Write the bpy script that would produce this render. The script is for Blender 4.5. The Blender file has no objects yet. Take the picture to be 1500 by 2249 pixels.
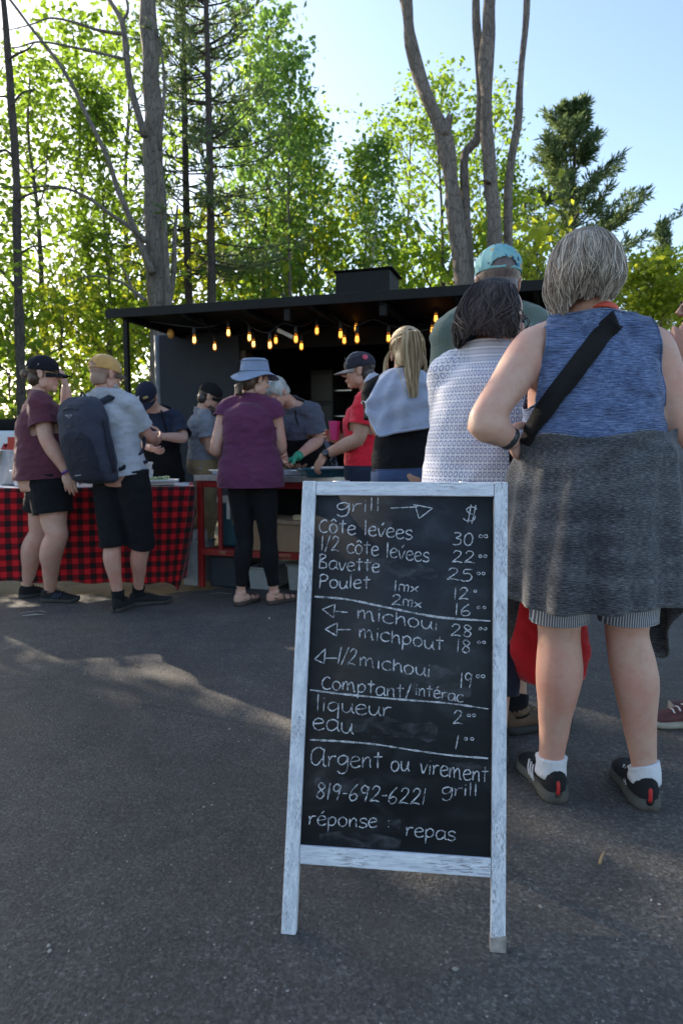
import bpy, bmesh, math, random
import numpy as np
from mathutils import Vector as V, Matrix, noise as NZ

R = math.radians
SC = bpy.context.scene
COL = SC.collection

# ------------------------------------------------------------------ camera, sky, sun, exposure
CAM_H, PITCH, FPX = 1.05, R(5.1), 1499.3          # eye height, downward pitch, focal length in photo pixels
cam_d = bpy.data.cameras.new('camera'); cam = bpy.data.objects.new('camera', cam_d); COL.objects.link(cam)
cam_d.sensor_fit = 'VERTICAL'; cam_d.sensor_height = 36.0; cam_d.sensor_width = 24.0; cam_d.lens = 24.0
cam_d.clip_start = 0.05; cam_d.clip_end = 2000
cam.location = (0, 0, CAM_H); cam.rotation_euler = (R(90) - PITCH, 0, 0)
cam_d.dof.use_dof = True; cam_d.dof.focus_distance = 1.62; cam_d.dof.aperture_fstop = 7.0
SC.camera = cam

SUN_AZ, SUN_EL = R(-46), R(22)                     # azimuth from +Y towards +X, elevation
wd = bpy.data.worlds.new('World'); SC.world = wd; wd.use_nodes = True
wn = wd.node_tree; wn.nodes.clear()
w_out = wn.nodes.new('ShaderNodeOutputWorld'); w_bg = wn.nodes.new('ShaderNodeBackground'); w_sky = wn.nodes.new('ShaderNodeTexSky')
w_sky.sky_type = 'NISHITA'; w_sky.sun_disc = False; w_sky.sun_elevation = SUN_EL; w_sky.sun_rotation = SUN_AZ
w_sky.air_density = 1.0; w_sky.dust_density = 1.3; w_sky.ozone_density = 1.0; w_sky.altitude = 100
w_bg.inputs['Strength'].default_value = 0.15
wn.links.new(w_sky.outputs[0], w_bg.inputs['Color']); wn.links.new(w_bg.outputs[0], w_out.inputs['Surface'])

sun_d = bpy.data.lights.new('sun', 'SUN'); sun = bpy.data.objects.new('sun', sun_d); COL.objects.link(sun)
sun_d.energy = 5.0; sun_d.angle = R(0.53); sun_d.color = (1.0, 0.86, 0.68)
sdir = V((math.sin(SUN_AZ) * math.cos(SUN_EL), math.cos(SUN_AZ) * math.cos(SUN_EL), math.sin(SUN_EL)))
sun.rotation_euler = (-sdir).to_track_quat('-Z', 'Y').to_euler(); sun.location = sdir * 60

SC.view_settings.view_transform = 'Standard'; SC.view_settings.look = 'None'
SC.view_settings.gamma = 1.0; SC.view_settings.use_curve_mapping = False
SC.view_settings.exposure = 1.25
SC.cycles.use_denoising = True
SC.cycles.max_bounces = 6; SC.cycles.diffuse_bounces = 3; SC.cycles.transmission_bounces = 4; SC.cycles.glossy_bounces = 2; SC.cycles.transparent_max_bounces = 8

# ------------------------------------------------------------------ measuring the photograph
def ray(x, y):
    u, v = (x - 750) / FPX, (1124.5 - y) / FPX
    c, s = math.cos(PITCH), math.sin(PITCH)
    return V((u, c + v * s, -s + v * c))
def P(x, y, Y):                                    # photo pixel at a distance Y ahead of the camera
    d = ray(x, y); return V((0, 0, CAM_H)) + d * (Y / d.y)
def G(x, y, z=0.0):                                # photo pixel on a horizontal plane
    d = ray(x, y); return V((0, 0, CAM_H)) + d * ((z - CAM_H) / d.z)
def PZ(x, z, Y):                                   # photo column at a height and a distance
    return V(((x - 750) / FPX * (Y * math.cos(PITCH) - (z - CAM_H) * math.sin(PITCH)), Y, z))

# ------------------------------------------------------------------ materials
MATS = {}
class NT:
    def __init__(s, name):
        s.m = bpy.data.materials.new(name); s.m.use_nodes = True; s.t = s.m.node_tree
        s.b = s.t.nodes['Principled BSDF']; s.o = s.t.nodes['Material Output']
    def n(s, typ, **kw):
        nd = s.t.nodes.new('ShaderNode' + typ)
        for k, v in kw.items():
            if k in nd.inputs.keys() if hasattr(nd.inputs, 'keys') else False: s.set(nd, k, v)
            else: setattr(nd, k, v)
        return nd
    def set(s, nd, k, v):
        i = nd.inputs[k]
        if hasattr(v, 'is_output') or isinstance(v, bpy.types.NodeSocket): s.t.links.new(v, i)
        else: i.default_value = v
    def coord(s, which='Object', scale=(1, 1, 1), rot=(0, 0, 0)):
        tc = s.n('TexCoord'); mp = s.n('Mapping'); s.t.links.new(tc.outputs[which], mp.inputs[0])
        mp.inputs['Scale'].default_value = scale; mp.inputs['Rotation'].default_value = rot
        return mp.outputs[0]
    def attr(s, name, scale=(1, 1, 1)):
        a = s.n('Attribute'); a.attribute_name = name
        mp = s.n('Mapping'); s.t.links.new(a.outputs['Vector'], mp.inputs[0]); mp.inputs['Scale'].default_value = scale
        return mp.outputs[0]
    def noise(s, vec, scale, detail=4, rough=0.55, dist=0.0):
        nd = s.n('TexNoise'); s.t.links.new(vec, nd.inputs['Vector'])
        nd.inputs['Scale'].default_value = scale; nd.inputs['Detail'].default_value = detail
        nd.inputs['Roughness'].default_value = rough; nd.inputs['Distortion'].default_value = dist
        return nd.outputs['Fac']
    def vor(s, vec, scale, feature='F1', out='Distance'):
        nd = s.n('TexVoronoi'); nd.feature = feature; s.t.links.new(vec, nd.inputs['Vector']); nd.inputs['Scale'].default_value = scale
        return nd.outputs[out]
    def ramp(s, fac, stops):
        nd = s.n('ValToRGB'); s.t.links.new(fac, nd.inputs[0]); e = nd.color_ramp.elements
        while len(e) < len(stops): e.new(0.5)
        for el, (p, c) in zip(e, stops):
            el.position = p; el.color = (c, c, c, 1) if isinstance(c, (int, float)) else (*c, 1)
        return nd.outputs[0]
    def mix(s, fac, a, b, mode='MIX'):
        nd = s.n('Mix'); nd.data_type = 'RGBA'; nd.blend_type = mode
        for k, v in ((0, fac), (6, a), (7, b)):
            if isinstance(v, bpy.types.NodeSocket): s.t.links.new(v, nd.inputs[k])
            else: nd.inputs[k].default_value = v if k == 0 else ((*v, 1) if len(v) == 3 else v)
        return nd.outputs[2]
    def math(s, op, a, b=0.0, c=None):
        nd = s.n('Math'); nd.operation = op
        for k, v in enumerate((a, b) if c is None else (a, b, c)):
            if isinstance(v, bpy.types.NodeSocket): s.t.links.new(v, nd.inputs[k])
            else: nd.inputs[k].default_value = v
        return nd.outputs[0]
    def sep(s, vec):
        nd = s.n('SeparateXYZ'); s.t.links.new(vec, nd.inputs[0]); return nd.outputs
    def comb(s, x, y, z=0.0):
        nd = s.n('CombineXYZ')
        for k, v in enumerate((x, y, z)):
            if isinstance(v, bpy.types.NodeSocket): s.t.links.new(v, nd.inputs[k])
            else: nd.inputs[k].default_value = v
        return nd.outputs[0]
    def bump(s, h, strength=0.3, dist=0.01, prev=None):
        nd = s.n('Bump'); s.t.links.new(h, nd.inputs['Height']); nd.inputs['Strength'].default_value = strength
        nd.inputs['Distance'].default_value = dist
        if prev is not None: s.t.links.new(prev, nd.inputs['Normal'])
        return nd.outputs[0]
    def fin(s, color, rough=0.6, bump=None, **kw):
        for k, v in dict({'Base Color': color, 'Roughness': rough}, **kw).items():
            i = s.b.inputs[k]
            if isinstance(v, bpy.types.NodeSocket): s.t.links.new(v, i)
            elif k in ('Base Color', 'Emission Color', 'Sheen Tint') : i.default_value = (*v, 1)
            else: i.default_value = v
        if bump is not None: s.t.links.new(bump, s.b.inputs['Normal'])
        return s.m

def plain(name, col, rough=0.6, metal=0.0, var=0.15, scale=20, bump=0.0, bscale=200, **kw):
    if name in MATS: return MATS[name]
    t = NT(name); c = t.coord()
    f = t.noise(c, scale, 5)
    lo = tuple(x * (1 - var) for x in col); hi = tuple(min(1, x * (1 + var)) for x in col)
    cc = t.ramp(f, [(0.3, lo), (0.7, hi)])
    b = t.bump(t.noise(c, bscale, 3), bump, 0.002) if bump else None
    MATS[name] = t.fin(cc, rough, b, Metallic=metal, **kw); return MATS[name]

def cloth(name, col, var=0.18, weave=900, wb=0.25, wear=3.0, sheen=0.25, streak=None):
    if name in MATS: return MATS[name]
    sheen *= min(1, max(col) * 4)
    t = NT(name); c = t.coord()
    f = t.noise(c, wear * 4, 6, 0.6); w = t.noise(c, weave, 2)
    f2 = t.math('ADD', t.math('MULTIPLY', f, 0.65), t.math('MULTIPLY', w, 0.35))
    cc = t.ramp(f2, [(0.3, tuple(x * (1 - var) for x in col)), (0.7, tuple(min(1, x * (1 + var)) for x in col))])
    b = t.bump(t.noise(t.coord(scale=(1, 1, 1.7), rot=(.3, .2, .4)), 17, 5, 0.6, .9), 0.42, 0.02); b = t.bump(w, wb, 0.001, b)
    MATS[name] = t.fin(cc, 0.88, b, **{'Sheen Weight': sheen, 'Specular IOR Level': 0.2}); return MATS[name]

def skin(name, col, fr=0.12):
    if name in MATS: return MATS[name]
    t = NT(name); c = t.coord()
    f = t.noise(c, 9, 5, 0.6); s2 = t.noise(c, 120, 3)
    red = (col[0] * 1.02, col[1] * 0.80, col[2] * 0.78)
    cc = t.mix(t.ramp(f, [(0.38, 0.0), (0.68, 1.0)]), col, red); cc = t.mix(t.ramp(t.noise(c, 34, 4, .65), [(.5, 0.0), (.72, .45)]), cc, (col[0] * .84, col[1] * .62, col[2] * .58))
    cc = t.mix(t.ramp(s2, [(0.58, 0.0), (0.75, fr * 2)]), cc, (col[0] * 0.72, col[1] * 0.6, col[2] * 0.55))
    b = t.bump(t.noise(c, 260, 3), 0.12, 0.002)
    MATS[name] = t.fin(cc, 0.5, b, **{'Subsurface Weight': 0.12, 'Subsurface Radius': (0.012, 0.005, 0.003), 'Subsurface Scale': 1.0, 'Specular IOR Level': 0.35})
    return MATS[name]

# ------------------------------------------------------------------ mesh helpers
def lerp(a, b, t): return a + (b - a) * t
def catmull(pts, n):
    pts = [V(p) for p in pts]
    if len(pts) == 2: return [pts[0].lerp(pts[1], i / n) for i in range(n + 1)]
    ext = [pts[0] * 2 - pts[1]] + pts + [pts[-1] * 2 - pts[-2]]
    out = []
    for i in range(len(pts) - 1):
        p0, p1, p2, p3 = ext[i:i + 4]
        for k in range(n):
            t = k / n
            out.append(0.5 * ((2 * p1) + (p2 - p0) * t + (2 * p0 - 5 * p1 + 4 * p2 - p3) * t * t + (3 * p1 - p0 - 3 * p2 + p3) * t ** 3))
    out.append(pts[-1]); return out
def smooth_vals(vals, n):
    return [v.x for v in catmull([V((v, 0, 0)) for v in vals], n)]

class MB:
    def __init__(s): s.v = []; s.f = []; s.mi = []
    def add(s, vs, fs, mi=0):
        o = len(s.v); s.v += [V(p) for p in vs]; s.f += [tuple(i + o for i in f) for f in fs]; s.mi += [mi] * len(fs); return s
    def box(s, c, size, ax=None, mi=0, taper=1.0):
        c = V(c); ax = ax or (V((1, 0, 0)), V((0, 1, 0)), V((0, 0, 1)))
        h = [x / 2 for x in size]; vs = []
        for k in (-1, 1):
            tp = taper if k > 0 else 1.0
            for i, j in ((-1, -1), (1, -1), (1, 1), (-1, 1)):
                vs.append(c + ax[0] * (i * h[0] * tp) + ax[1] * (j * h[1] * tp) + ax[2] * (k * h[2]))
        return s.add(vs, [(3, 2, 1, 0), (4, 5, 6, 7), (0, 1, 5, 4), (1, 2, 6, 5), (2, 3, 7, 6), (3, 0, 4, 7)], mi)
    def bar(s, a, b, w, h, up=V((0, 0, 1)), mi=0):
        a, b = V(a), V(b); d = (b - a); L = d.length; d /= L
        sx = d.cross(up); sx = sx.normalized() if sx.length > 1e-4 else d.orthogonal().normalized()
        return s.box((a + b) / 2, (w, h, L), (sx, d.cross(sx), d), mi)
    def rings(s, rings, cap=True, mi=0, closed=True):
        n = len(rings[0]); o = len(s.v)
        for r in rings: s.v += [V(p) for p in r]
        m = n if closed else n - 1
        for i in range(len(rings) - 1):
            for j in range(m):
                a, b = o + i * n + j, o + i * n + (j + 1) % n
                s.f.append((a, b, b + n, a + n)); s.mi.append(mi)
        if cap:
            for i, fl in ((0, True), (len(rings) - 1, False)):
                c = sum((V(p) for p in rings[i]), V()) / n; ci = len(s.v); s.v.append(c)
                for j in range(n):
                    a, b = o + i * n + j, o + i * n + (j + 1) % n
                    s.f.append((b, a, ci) if fl else (a, b, ci)); s.mi.append(mi)
        return s
    def tube(s, pts, rad, n=10, sub=4, cap=True, mi=0, side=None, flat=1.0):
        if sub > 1:
            k = len(pts); pts = catmull(pts, sub)
            rad = smooth_vals(rad, sub) if hasattr(rad, '__len__') else [rad] * len(pts)
        elif not hasattr(rad, '__len__'): rad = [rad] * len(pts)
        pts = [V(p) for p in pts]; rings = []
        up = None
        for i, p in enumerate(pts):
            t = (pts[min(i + 1, len(pts) - 1)] - pts[max(i - 1, 0)]).normalized()
            if up is None:
                up = (V(side) - t * V(side).dot(t)).normalized() if side is not None else t.orthogonal().normalized()
            else:
                up = (up - t * up.dot(t)).normalized()
            w = t.cross(up)
            rings.append([p + up * (math.cos(a) * rad[i]) + w * (math.sin(a) * rad[i] * flat) for a in [2 * math.pi * j / n for j in range(n)]])
        return s.rings(rings, cap, mi)
    def ell(s, c, r, ax=None, n=14, m=9, mi=0):
        c = V(c); ax = ax or (V((1, 0, 0)), V((0, 1, 0)), V((0, 0, 1)))
        rings = []
        for i in range(1, m):
            ph = math.pi * i / m - math.pi / 2
            rings.append([c + ax[0] * (r[0] * math.cos(ph) * math.cos(a)) + ax[1] * (r[1] * math.cos(ph) * math.sin(a)) + ax[2] * (r[2] * math.sin(ph)) for a in [2 * math.pi * j / n for j in range(n)]])
        o = len(s.v); s.rings(rings, False, mi)
        b, t = len(s.v), len(s.v) + 1
        s.v += [c - ax[2] * r[2], c + ax[2] * r[2]]
        for j in range(n):
            s.f.append((o + (j + 1) % n, o + j, b)); s.mi.append(mi)
            q = o + (m - 2) * n
            s.f.append((q + j, q + (j + 1) % n, t)); s.mi.append(mi)
        return s
    def lathe(s, c, prof, ax=None, n=20, mi=0, cap=True):
        c = V(c); ax = ax or (V((1, 0, 0)), V((0, 1, 0)), V((0, 0, 1)))
        return s.rings([[c + ax[0] * (r * math.cos(a)) + ax[1] * (r * math.sin(a)) + ax[2] * z for a in [2 * math.pi * j / n for j in range(n)]] for r, z in prof], cap, mi)
    def build(s, name, mat, parent=None, smooth=True, bevel=0.0, solid=0.0, attr=None):
        return mesh_obj(name, s.v, s.f, mat, parent, smooth, bevel, solid, s.mi if any(s.mi) else None)

def root_loc(o):
    p = V((0, 0, 0))
    while o is not None: p = p + o.location; o = o.parent
    return p
def mesh_obj(name, verts, faces, mat, parent=None, smooth=True, bevel=0.0, solid=0.0, mi=None):
    off = root_loc(parent)
    if parent is None and len(verts):             # one-mesh thing: origin at its base
        a = np.array([tuple(v) for v in verts]); off = V(((a[:, 0].min() + a[:, 0].max()) / 2, (a[:, 1].min() + a[:, 1].max()) / 2, a[:, 2].min()))
    me = bpy.data.meshes.new(name)
    me.from_pydata([tuple(V(v) - off) for v in verts], [], [tuple(f) for f in faces])
    for m in (mat if isinstance(mat, (list, tuple)) else [mat]): me.materials.append(m)
    if mi is not None: me.polygons.foreach_set('material_index', mi)
    me.polygons.foreach_set('use_smooth', [smooth] * len(me.polygons))
    o = bpy.data.objects.new(name, me); COL.objects.link(o)
    if parent is not None: o.parent = parent
    else: o.location = off
    if bevel:
        b = o.modifiers.new('bevel', 'BEVEL'); b.width = bevel; b.segments = 2; b.limit_method = 'ANGLE'; b.angle_limit = R(40); b.harden_normals = False
        me.polygons.foreach_set('use_smooth', [False] * len(me.polygons))
    if solid:
        b = o.modifiers.new('thick', 'SOLIDIFY'); b.thickness = solid; b.offset = -1
    return o
def tag(o, label, cat, group=None, kind=None):
    if label: o['label'] = label
    if cat: o['category'] = cat
    if group: o['group'] = group
    if kind: o['kind'] = kind
    return o
def thing(name, label, cat, loc, group=None):
    o = bpy.data.objects.new(name, None); COL.objects.link(o); o.location = loc; o.empty_display_size = 0.2
    return tag(o, label, cat, group)
def struct(o): o['kind'] = 'structure'; return o

def remesh(mb, voxel, smooth=4, fac=0.5):
    me = bpy.data.meshes.new('tmp'); me.from_pydata([tuple(v) for v in mb.v], [], mb.f)
    o = bpy.data.objects.new('tmp', me); COL.objects.link(o)
    m = o.modifiers.new('r', 'REMESH'); m.mode = 'VOXEL'; m.voxel_size = voxel; m.adaptivity = 0
    if smooth:
        q = o.modifiers.new('s', 'SMOOTH'); q.factor = fac; q.iterations = smooth
    dg = bpy.context.evaluated_depsgraph_get(); ev = o.evaluated_get(dg); em = ev.to_mesh()
    vs = [v.co.copy() for v in em.vertices]; fs = [tuple(p.vertices) for p in em.polygons]; ns = [v.normal.copy() for v in em.vertices]
    ev.to_mesh_clear(); bpy.data.objects.remove(o); bpy.data.meshes.remove(me)
    r = MB(); r.v = vs; r.f = fs; r.mi = [0] * len(fs); r.n = ns
    return r
def cut(mb, cuts):
    """trim a remeshed garment at hems, cuffs and neckline: (point, outward normal, reach)"""
    bm = bmesh.new(); vs = [bm.verts.new(v) for v in mb.v]
    for f in mb.f: bm.faces.new([vs[i] for i in f])
    bm.normal_update()
    for p, n, reach, *flt in cuts:
        p = V(p); fs = [f for f in bm.faces if (f.calc_center_median() - p).length < reach and (not flt or flt[0](f.calc_center_median(), f.normal))]
        geom = list({v for f in fs for v in f.verts} | {e for f in fs for e in f.edges}) + fs
        bmesh.ops.bisect_plane(bm, geom=geom, dist=1e-5, plane_co=p, plane_no=V(n).normalized(), clear_outer=True)
    bm.verts.index_update()
    r = MB(); r.v = [v.co.copy() for v in bm.verts]; r.f = [tuple(v.index for v in f.verts) for f in bm.faces]; r.mi = [0] * len(r.f)
    bm.free(); return r
# ================================================================== ground
def mat_asphalt():
    t = NT('asphalt'); c = t.coord()
    big = t.noise(c, 0.55, 4, 0.6, 0.6); mid = t.noise(c, 6, 5, 0.65); fine = t.noise(c, 95, 5, 0.7); cell = t.vor(c, 150)
    speck = t.vor(c, 46, 'F1', 'Distance'); agg = t.sep(t.vor(c, 125, 'F1', 'Color'))[0]
    base = t.ramp(t.math('ADD', t.math('MULTIPLY', big, 0.6), t.math('MULTIPLY', mid, 0.4)), [(0.34, (0.054, 0.051, 0.050)), (0.5, (0.088, 0.083, 0.080)), (0.66, (0.138, 0.128, 0.117))])
    gr = t.ramp(fine, [(0.3, 0.45), (0.55, 1.0), (0.75, 1.55)])
    col = t.mix(1.0, base, gr, 'MULTIPLY')
    col = t.mix(1.0, col, t.ramp(agg, [(0.0, 0.68), (0.6, 1.0), (0.9, 1.3), (1.0, 1.8)]), 'MULTIPLY')
    rust = t.ramp(t.noise(c, 1.7, 4, 0.6), [(0.56, 0.0), (0.72, 0.4)])
    col = t.mix(rust, col, (0.105, 0.085, 0.062))
    col = t.mix(t.ramp(speck, [(0.045, 0.8), (0.075, 0.0)]), col, (0.34, 0.33, 0.31))
    crack = t.ramp(t.vor(t.mix(0.12, c, t.n('TexNoise').outputs['Color']), 0.5, 'DISTANCE_TO_EDGE'), [(0.0, 1.0), (0.006, 0.0)])
    col = t.mix(t.math('MULTIPLY', t.math('MULTIPLY', crack, t.ramp(t.noise(c, .6, 3), [(.45, 0.0), (.6, 1.0)])), .55), col, (0.02, 0.02, 0.02))
    b = t.bump(t.noise(c, 14, 3), 0.25, 0.02)
    b = t.bump(fine, 1.0, 0.010, b); b = t.bump(t.vor(c, 110), 0.55, 0.007, b)
    return t.fin(col, t.ramp(fine, [(0.3, 0.62), (0.7, 0.86)]), b, **{'Specular IOR Level': 0.45})
def mat_dirt():
    t = NT('dry_ground'); c = t.coord()
    a = t.noise(c, 2.2, 6, 0.65); f = t.noise(c, 60, 5, 0.7)
    col = t.ramp(t.math('ADD', t.math('MULTIPLY', a, 0.55), t.math('MULTIPLY', f, 0.45)), [(0.35, (0.10, 0.08, 0.05)), (0.5, (0.26, 0.21, 0.13)), (0.66, (0.42, 0.35, 0.22))])
    g = t.ramp(t.noise(c, 0.35, 4), [(0.5, 0.0), (0.62, 0.75)])
    col = t.mix(g, col, (0.10, 0.13, 0.035))
    return t.fin(col, 0.95, t.bump(f, 0.8, 0.02))
S = 900.0
tagm = mesh_obj('ground', [(-S, -S, -0.05), (S, -S, -0.05), (S, S, -0.05), (-S, S, -0.05)], [(0, 1, 2, 3)], mat_dirt(), smooth=False); struct(tagm)
tagm['label'] = 'tan gravel and dry grass beyond the edge of the asphalt'
rnd = random.Random(4)
edge = [(-40, 4.6), (-12, 4.75)]
for i in range(60):
    x = -11 + i * 0.2
    y0 = 4.86 if x < -1.5 else 4.86 + (x + 1.5) * 0.75
    edge.append((x, y0 + rnd.uniform(-0.06, 0.06) + 0.1 * math.sin(x * 2.1)))
edge += [(3.2, 8.4), (8, 10.5), (40, 14)]
av = [(-40, -40, 0), (40, -40, 0)] + [(x, y, 0) for x, y in reversed(edge)]
asp = struct(mesh_obj('asphalt', av, [tuple(range(len(av)))], mat_asphalt(), smooth=False))
asp['label'] = 'worn dark grey asphalt of the car park in the foreground'
# its broken rim, a real step down to the gravel
rim = MB(); n = len(edge)
rim.add([(x, y, 0) for x, y in edge] + [(x, y + 0.03, -0.055) for x, y in edge], [(i, i + 1, i + 1 + n, i + n) for i in range(n - 1)])
o = rim.build('asphalt_rim', asp.data.materials[0], None); o.parent = asp; o.location = o.location - asp.location
# ================================================================== trees
def fast_mesh(name, verts, quads, mats):
    me = bpy.data.meshes.new(name); nv, nf = len(verts), len(quads)
    me.vertices.add(nv); me.vertices.foreach_set('co', np.ascontiguousarray(verts, np.float32).ravel())
    me.loops.add(nf * 4); me.loops.foreach_set('vertex_index', np.ascontiguousarray(quads, np.int32).ravel())
    me.polygons.add(nf); me.polygons.foreach_set('loop_start', np.arange(0, nf * 4, 4, dtype=np.int32))
    me.update(calc_edges=True); me.validate()
    for m in mats: me.materials.append(m)
    return me
def mat_leaf(name, c1, c2, tr, tw=0.5):
    t = NT(name); g = t.n('NewGeometry'); c = t.coord()
    rp = g.outputs['Random Per Island']
    big = t.noise(c, 0.9, 3)
    f = t.math('ADD', t.math('MULTIPLY', rp, 0.6), t.math('MULTIPLY', big, 0.4))
    col = t.ramp(f, [(0.2, c1), (0.75, c2)])
    trc = t.mix(1.0, t.ramp(f, [(0.2, tuple(x * 0.65 for x in tr)), (0.8, tr)]), (1, 1, 1), 'MULTIPLY')
    t.fin(col, 0.5, **{'Specular IOR Level': 0.3})
    tl = t.n('BsdfTranslucent'); t.t.links.new(trc, tl.inputs[0])
    mx = t.n('MixShader'); mx.inputs[0].default_value = tw
    t.t.links.new(t.b.outputs[0], mx.inputs[1]); t.t.links.new(tl.outputs[0], mx.inputs[2]); t.t.links.new(mx.outputs[0], t.o.inputs['Surface'])
    return t.m
def mat_bark(name, lo, hi, zs=0.25, scale=22, moss=0.0):
    t = NT(name); c = t.coord(scale=(1, 1, zs))
    f = t.noise(c, scale, 6, 0.7); g = t.noise(t.coord(), 2.0, 4, 0.6); r = t.vor(c, scale * 1.2, 'DISTANCE_TO_EDGE')
    col = t.ramp(t.math('ADD', t.math('MULTIPLY', f, 0.6), t.math('MULTIPLY', g, 0.4)), [(0.33, lo), (0.66, hi)])
    col = t.mix(t.ramp(r, [(0.0, 0.7), (0.1, 0.0)]), col, tuple(x * 0.35 for x in lo))
    return t.fin(col, 0.9, t.bump(r, 0.6, 0.03, t.bump(f, 0.7, 0.03)))
M_BARK = mat_bark('bark_grey', (0.075, 0.062, 0.05), (0.20, 0.17, 0.14))
M_BARKP = mat_bark('bark_pale', (0.10, 0.084, 0.07), (0.25, 0.215, 0.185), 0.2, 18)
M_BARKD = mat_bark('bark_dark', (0.035, 0.028, 0.024), (0.11, 0.085, 0.07))
M_BIRCH = mat_bark('bark_birch', (0.35, 0.33, 0.30), (0.66, 0.64, 0.60), 3.0, 9)
M_LEAF = mat_leaf('leaf_maple', (0.045, 0.10, 0.018), (0.11, 0.17, 0.028), (0.34, 0.52, 0.05), 0.58)
M_LEAF2 = mat_leaf('leaf_aspen', (0.045, 0.10, 0.028), (0.095, 0.165, 0.045), (0.26, 0.46, 0.09), 0.55)
M_LEAFY = mat_leaf('leaf_yellow_green', (0.10, 0.15, 0.016), (0.20, 0.24, 0.03), (0.58, 0.66, 0.05), 0.6)
M_NEED = mat_leaf('needles', (0.045, 0.085, 0.042), (0.11, 0.16, 0.08), (0.20, 0.28, 0.10), 0.42)

def leaf_quads(rng, cen, per, spread, size, aspect=0.75, droop=0.3):
    n = len(cen) * per
    c = np.repeat(cen, per, 0) + rng.normal(0, 1, (n, 3)) * np.array([spread, spread, spread * 0.7])
    d = rng.normal(0, 1, (n, 3)); d[:, 2] = d[:, 2] * 0.7 - droop; d /= np.linalg.norm(d, axis=1)[:, None]
    u = rng.normal(0, 1, (n, 3)); s = np.cross(d, u); s /= np.linalg.norm(s, axis=1)[:, None]; nn = np.cross(s, d)
    L = size * rng.uniform(0.6, 1.35, (n, 1)); W = L * aspect * 0.5
    v = np.empty((n, 6, 3))
    v[:, 0] = c; v[:, 1] = c + d * L * 0.45 + s * W + nn * L * 0.10; v[:, 2] = c + d * L
    v[:, 3] = c + d * L * 0.45 - s * W + nn * L * 0.10
    v = v[:, :4]
    q = np.arange(n * 4).reshape(n, 4)
    return v.reshape(-1, 3), q
def broadleaf(seed, H, r0, c0, spread, nprim, nsec, per, leaf, size=0.10, shape='oval', bend=0.25, sig=0.2):
    rg = random.Random(seed); rng = np.random.default_rng(seed); wood = MB(); cen = []
    tp = [V((0, 0, -0.1))]
    for i in range(1, 9): tp.append(V((tp[-1].x + rg.uniform(-bend, bend) * 0.35, tp[-1].y + rg.uniform(-bend, bend) * 0.35, H * i / 8)))
    tr = [r0 * (1.0 - 0.88 * (i / 8) ** 0.9) for i in range(9)]; tr[0] *= 1.35
    wood.tube(tp, tr, 10, 3); path = catmull(tp, 6)
    for k in range(nprim):
        h = c0 + (0.98 - c0) * ((k + rg.random()) / nprim); b = path[int(h * (len(path) - 1))]
        x = (h - c0) / (1 - c0)
        prof = {'oval': math.sin(math.pi * min(0.97, 0.16 + 0.80 * x)) ** 0.7, 'cone': 1.05 - 0.85 * x, 'col': 0.75 - 0.35 * x}[shape]
        L = spread * prof * rg.uniform(0.65, 1.2); az = k * 2.39996 + rg.uniform(-0.5, 0.5); el = R(rg.uniform(12, 42) + 25 * x)
        d = V((math.cos(az) * math.cos(el), math.sin(az) * math.cos(el), math.sin(el)))
        pts = [b]
        for j in range(1, 5): pts.append(pts[-1] + (d + V((rg.uniform(-.2, .2), rg.uniform(-.2, .2), 0.1 * j * 0.6))) * (L / 4))
        rb = max(0.012, r0 * 0.33 * (1 - 0.6 * x)); wood.tube(pts, [rb, rb * .7, rb * .5, rb * .3, rb * .12], 5, 2)
        for m in range(nsec):
            u = 0.3 + 0.7 * (m + rg.random()) / nsec; i = min(3, int(u * 4)); q = pts[i].lerp(pts[i + 1], u * 4 - i)
            sd = (d + V((rg.uniform(-1, 1), rg.uniform(-1, 1), rg.uniform(-.35, .6)))).normalized(); sl = L * rg.uniform(0.2, 0.42)
            e = q + sd * sl; wood.tube([q, q.lerp(e, .5) + V((0, 0, .04)), e], [rb * .3, rb * .2, .004], 4, 1)
            for w in (0.45, 0.75, 1.0): cen.append(tuple(q.lerp(e, w)))
        cen.append(tuple(pts[-1]))
    v, q = leaf_quads(rng, np.array(cen), per, sig, size)
    return wood, fast_mesh('crown', v, q, [leaf])
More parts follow.
